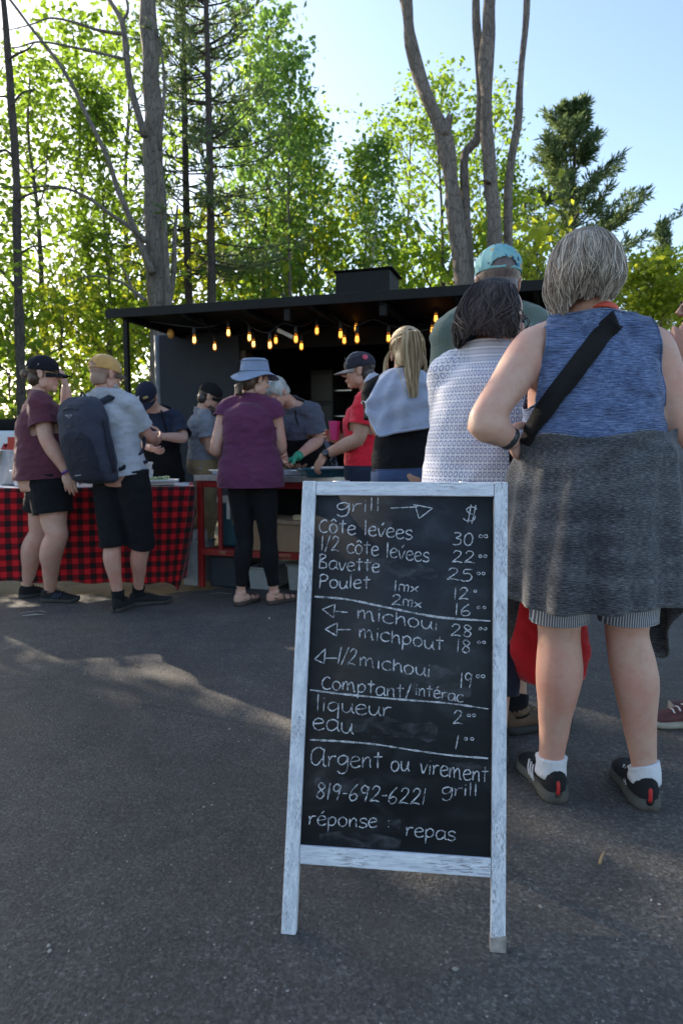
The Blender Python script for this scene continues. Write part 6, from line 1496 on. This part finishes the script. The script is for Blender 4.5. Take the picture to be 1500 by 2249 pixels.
drape_hair(Jn, HD, HDB, [(.122, .012, .012), (.115, .042, .045), (.095, .068, .078), (.06, .083, .098), (.01, .090, .108), (-.04, .092, .108), (-.09, .088, .10), (-.15, .08, .09)],
           lambda th: -.085 + .014 * math.sin(th / 23) + (.02 if th > 70 else 0), 99, 2200, .0014, .022, 4, .006, .02, inward=.006, clump=110)
glasses(Jn, plain('frame_black', (.012, .012, .012), .3)); 
for k in (0, 1): shoe(Jn, k, 8, M_SHOE, M_SOLEG)
# red tote
tp = P(1206, 1440, 2.24); tp.z = .40
tt = thing('tote_bag', 'red shopping bag hanging behind the grey haired woman legs', 'bag', tp - UP * .12)
m = MB(); m.rings([[tp + V((a * math.copysign(abs(math.cos(t)) ** .7, math.cos(t)) + sh, d * math.copysign(abs(math.sin(t)) ** .7, math.sin(t)), h)) for t in [2 * math.pi * j / 26 for j in range(26)]] for h, a, d, sh in ((-.125, .085, .03, .0), (-.11, .115, .05, 0), (-.03, .135, .06, 0), (.06, .13, .05, 0), (.14, .10, .028, 0), (.17, .085, .018, 0))])
q = remesh(m, .009, 2); folds(q, .013, 7, 6, 4); q.build('bag_body', cloth('red_nylon_bag', (.50, .012, .016), .2), tt)
for dy in (-.012, .014): MB().tube([tp + V((-.05, dy, .16)), Jn.wr[1] + V((-.01, dy * .4, -.075)), tp + V((.05, dy, .16))], .006, 6, 5).build('handle', plain('red_nylon', (.5, .012, .016)), tt)

# ---- grey haired woman in blue heather tank with a cardigan round her waist
RK = [(-.16, .192, .150, -.012), (0, .200, .155, -.015), (.22, .192, .142, 0), (.45, .184, .132, .004), (.70, .180, .130, .008), (.87, .168, .108, 0), (.98, .130, .085, -.005), (1.06, .065, .058, -.01)]
K = mk('grey haired woman in blue heather tank with cardigan tied at her waist', (1302, 700, 1.97), (1303, 1085, 1.97), -2, 0, .168, .10, (1282, 606, 1.96), 6, 2, 0,
       ((1062, 925, 1.86), (1122, 966, 1.90)), ((1500, 948, 1.94), (1470, 968, 2.16)), ((1228, 1398, 1.98), (1207, 1744)), ((1378, 1398, 1.98), (1412, 1760)), RK, arm=1.12, leg=1.12, skin_m=SK,
       hands=((V((.40, .85, -.28)), V((.8, -.2, .1)), V((0, .2, 1)), .7), None), drop=.078)
tk = shirt(K, mat_heather('blue_heather', (.030, .036, .075), (.085, .125, .245), (.20, .27, .44), 26, 330), 'tank_top', .013, -.022, .02, -.05, None, .006, 36, vox=.009, fz=18, neck_up=.004, neck_tilt=.1)
trousers(K, mat_seersucker(), 'shorts', .875, .010, .006, .1, .002, 11)
drape_hair(K, HG, HGB, [(.118, .010, .012), (.112, .040, .045), (.094, .066, .078), (.06, .083, .098), (.015, .090, .107), (-.03, .090, .104), (-.07, .086, .090), (-.13, .080, .076)],
           lambda th: (-.066 - .036 * min(1, max(0, -th - 25) / 50) + .012 * min(1, max(0, th - 40) / 40) + .006 * math.sin(th / 9)), 130, 4600, .00105, .012, 7, .0045, .0, crown=(.0, -.012), inward=.026, clump=130)
pc_ = K.neck + UP * .012
MB().tube([pc_ + V((.064 * math.cos(a), .062 * math.sin(a) + .0, .012 * -math.sin(a) + .004)) for a in [2 * math.pi * j / 24 for j in range(25)]], .009, 8, 1, side=(0, 0, 1), flat=.35).build('lanyard', plain('lanyard_red', (.62, .07, .03), .6), K.root)
# cardigan tied round the waist: back panel with deep folds and two hanging front corners
cdg = thing('cardigan', 'grey heather cardigan tied round the grey haired woman waist', 'cardigan', K.pel)
def card(z_top, nz=46, nt=120):
    vs, uv = [], []
    zt, zh = P(1300, 944, 1.84).z, P(1300, 1348, 1.76).z
    for j in range(nt + 1):
        th = R(-150 + 300 * j / nt); dg = math.degrees(th)
        hem = zh + .012 * math.sin(th * 2.3) - .21 * math.exp(-((dg + 130) / 15) ** 2) - .19 * math.exp(-((dg - 114) / 19) ** 2) - .01 * (dg / 90)
        tp_ = zt - .012 * math.cos(th) + .006 * math.sin(5 * th) + .015 * (dg / 90)
        for k in range(nz + 1):
            w = k / nz; z = lerp(tp_, hem, w)
            a = lerp(.212, .272, min(1, w * 1.15) ** .8); d = lerp(.182, .222, min(1, w * 1.2) ** .75)
            fo = (.016 * math.sin(th * 7 + 1.6 * math.sin(th * 3 + .5) + .8 * w) + .011 * math.sin(th * 15 + 2 + 1.5 * w) + .012 * NZ.noise(V((th * 3.5, w * 2.2, 4)))) * w ** .6 + .010 * math.sin(w * 30 + 4 * math.sin(th * 2)) * max(0, 1 - w * 4) + .003 * NZ.noise(V((th * 6, w * 9, 1)))
            q = V((K.pel.x + (a + fo) * math.sin(th), K.pel.y - (d + fo) * math.cos(th) + .0, z)); vs.append(q); uv.append((th * .24, z, 0))
    fs = [(j * (nz + 1) + k, j * (nz + 1) + k + 1, (j + 1) * (nz + 1) + k + 1, (j + 1) * (nz + 1) + k) for j in range(nt) for k in range(nz)]
    return vs, fs, uv
vs, fs, uv = card(0)
M_CARD = mat_heather('grey_heather', (.016, .017, .022), (.058, .061, .070), (.19, .193, .205), 60, 480)
cbo = mesh_obj('back_panel', vs, fs, M_CARD, cdg, solid=.006); at = cbo.data.attributes.new('cloth_uv', 'FLOAT_VECTOR', 'POINT'); at.data.foreach_set('vector', np.array(uv, np.float32).ravel())
m = MB(); zt = P(1300, 944, 1.84).z - .03
m.tube([K.pel + V((.21 * math.cos(a), .165 * math.sin(a), 0)) + UP * (zt - K.pel.z + .012 * math.sin(2 * a)) for a in [math.pi * j / 14 for j in range(15)]], .022, 10, 2)
for s in (-1, 1): m.tube([K.pel + V((s * .03, .185, zt - K.pel.z)), K.pel + V((s * .07, .205, zt - K.pel.z - .12)), K.pel + V((s * .09, .20, zt - K.pel.z - .30))], [.028, .034, .030], 10, 4)
q = remesh(m, .009, 2); folds(q, .005, 20, 20, 3); q.build('tied_sleeve', cloth('grey_sleeve', (.07, .075, .09)), cdg)
# cross-body bag
xb = thing('crossbody_bag', 'black crossbody bag strap across the blue tank top', 'bag', K.pel + V((-.12, .2, .05)))
tr_ = bvh(tk); pts = []
for px, py in ((1350, 704), (1338, 716), (1320, 738), (1296, 770), (1270, 803), (1245, 836), (1220, 868), (1197, 900), (1178, 928), (1165, 950)):
    h = hit(tr_, px, py, .006)
    if h: pts.append(h)
def near(p, off=.006):
    q = tr_.find_nearest(V(p)); n_ = (V(p) - q[0]).normalized(); return (q[0] + n_ * off, n_)
over = [near(K.neck + V((.05, .18, -.22)))]
for x_, y_ in ((.084, .09), (.088, .05), (.086, .02), (.082, -.012)):
    h = tr_.ray_cast(K.neck + V((x_, y_, .3)), V((0, 0, -1)))
    if h[0] is not None: over.append((h[0] + UP * .006, (h[1] + UP * .6).normalized()))
side = [near(K.pel.lerp(K.che, .33) + V((-.26, -.03, 0))), near(K.pel.lerp(K.che, .28) + V((-.24, .10, 0))), near(K.pel.lerp(K.che, .25) + V((-.12, .22, 0)))]
allp = over + pts + side
P1, N1 = catmull([p for p, _ in allp], 3), catmull([n for _, n in allp], 3)
m = MB(); ribbon(m, [(p, n.normalized()) for p, n in zip(P1, N1)], .054, .0018); m.build('strap', cloth('webbing_black', (.012, .012, .013)), xb)
c_ = K.pel + V((-.09, .235, .10)); MB().box(c_, (.22, .07, .15)).build('pouch', M_BLK, xb, bevel=.02)
band(K, 0, .012, plain('watch_dark', (.025, .03, .032), .4), 'watch_strap', .022, .003)
TABR = plain('tab_red', (.45, .02, .02), .6); WS = plain('reflective', (.62, .62, .64), .4)
SOCK = cloth('sock_white', (.66, .66, .70), .06)
s_ = shoe(K, 0, -4, M_SHOE, M_SOLEG, .268, (SOCK, .035), M_LACE, 1.1, WS, TABR, chunk=1.2); s_['label'] = 'black running shoe with white stripes and red heel tab'
s_ = shoe(K, 1, 8, M_SHOE, M_SOLEG, .268, (SOCK, .030), M_LACE, 1.1, WS, TABR, chunk=1.2); s_['label'] = 'black running shoe with red heel tab'

# ---- person cut by the right edge, hand raised to the face
L = mk('person in blue tee and jeans at the right edge with hand raised', (1580, 738, 2.50), (1590, 1060, 2.50), -72, -72, .17, .095, (1560, 668, 2.46), -80, 4, 0,
       ((1528, 905, 2.32), (1500, 800, 2.28)), ((1560, 930, 2.75), (1520, 980, 2.70)), ((1575, 1340, 2.42), (1540, 1596)), ((1590, 1340, 2.6), (1590, 1570)), 'M', 1.0, 1.05, arm=1.0, skin_m=SKD,
       hands=((V((-.35, .1, 1)), V((.4, .75, -.1)), V((.5, .3, .2)), .75), None))
eyes(L); shirt(L, cloth('bright_blue_tee', (.05, .16, .36)), 'tee', .016, .85, .02, -.1, fold=.006, seed=40); trousers(L, cloth('dark_denim', (.028, .036, .062), .2), 'jeans', 1.9, .018, .01, .1, .004, 12)
hair_cap(L, HD, .008, .03, .3, -.06); glasses(L, plain('frame_black', (.012, .012, .012), .3))
for k in (0, 1): shoe(L, k, -84, plain('maroon_shoe', (.10, .03, .03), .7, var=.3, scale=60), plain('sole_cream', (.35, .32, .26), .8), lace=M_WHITE)
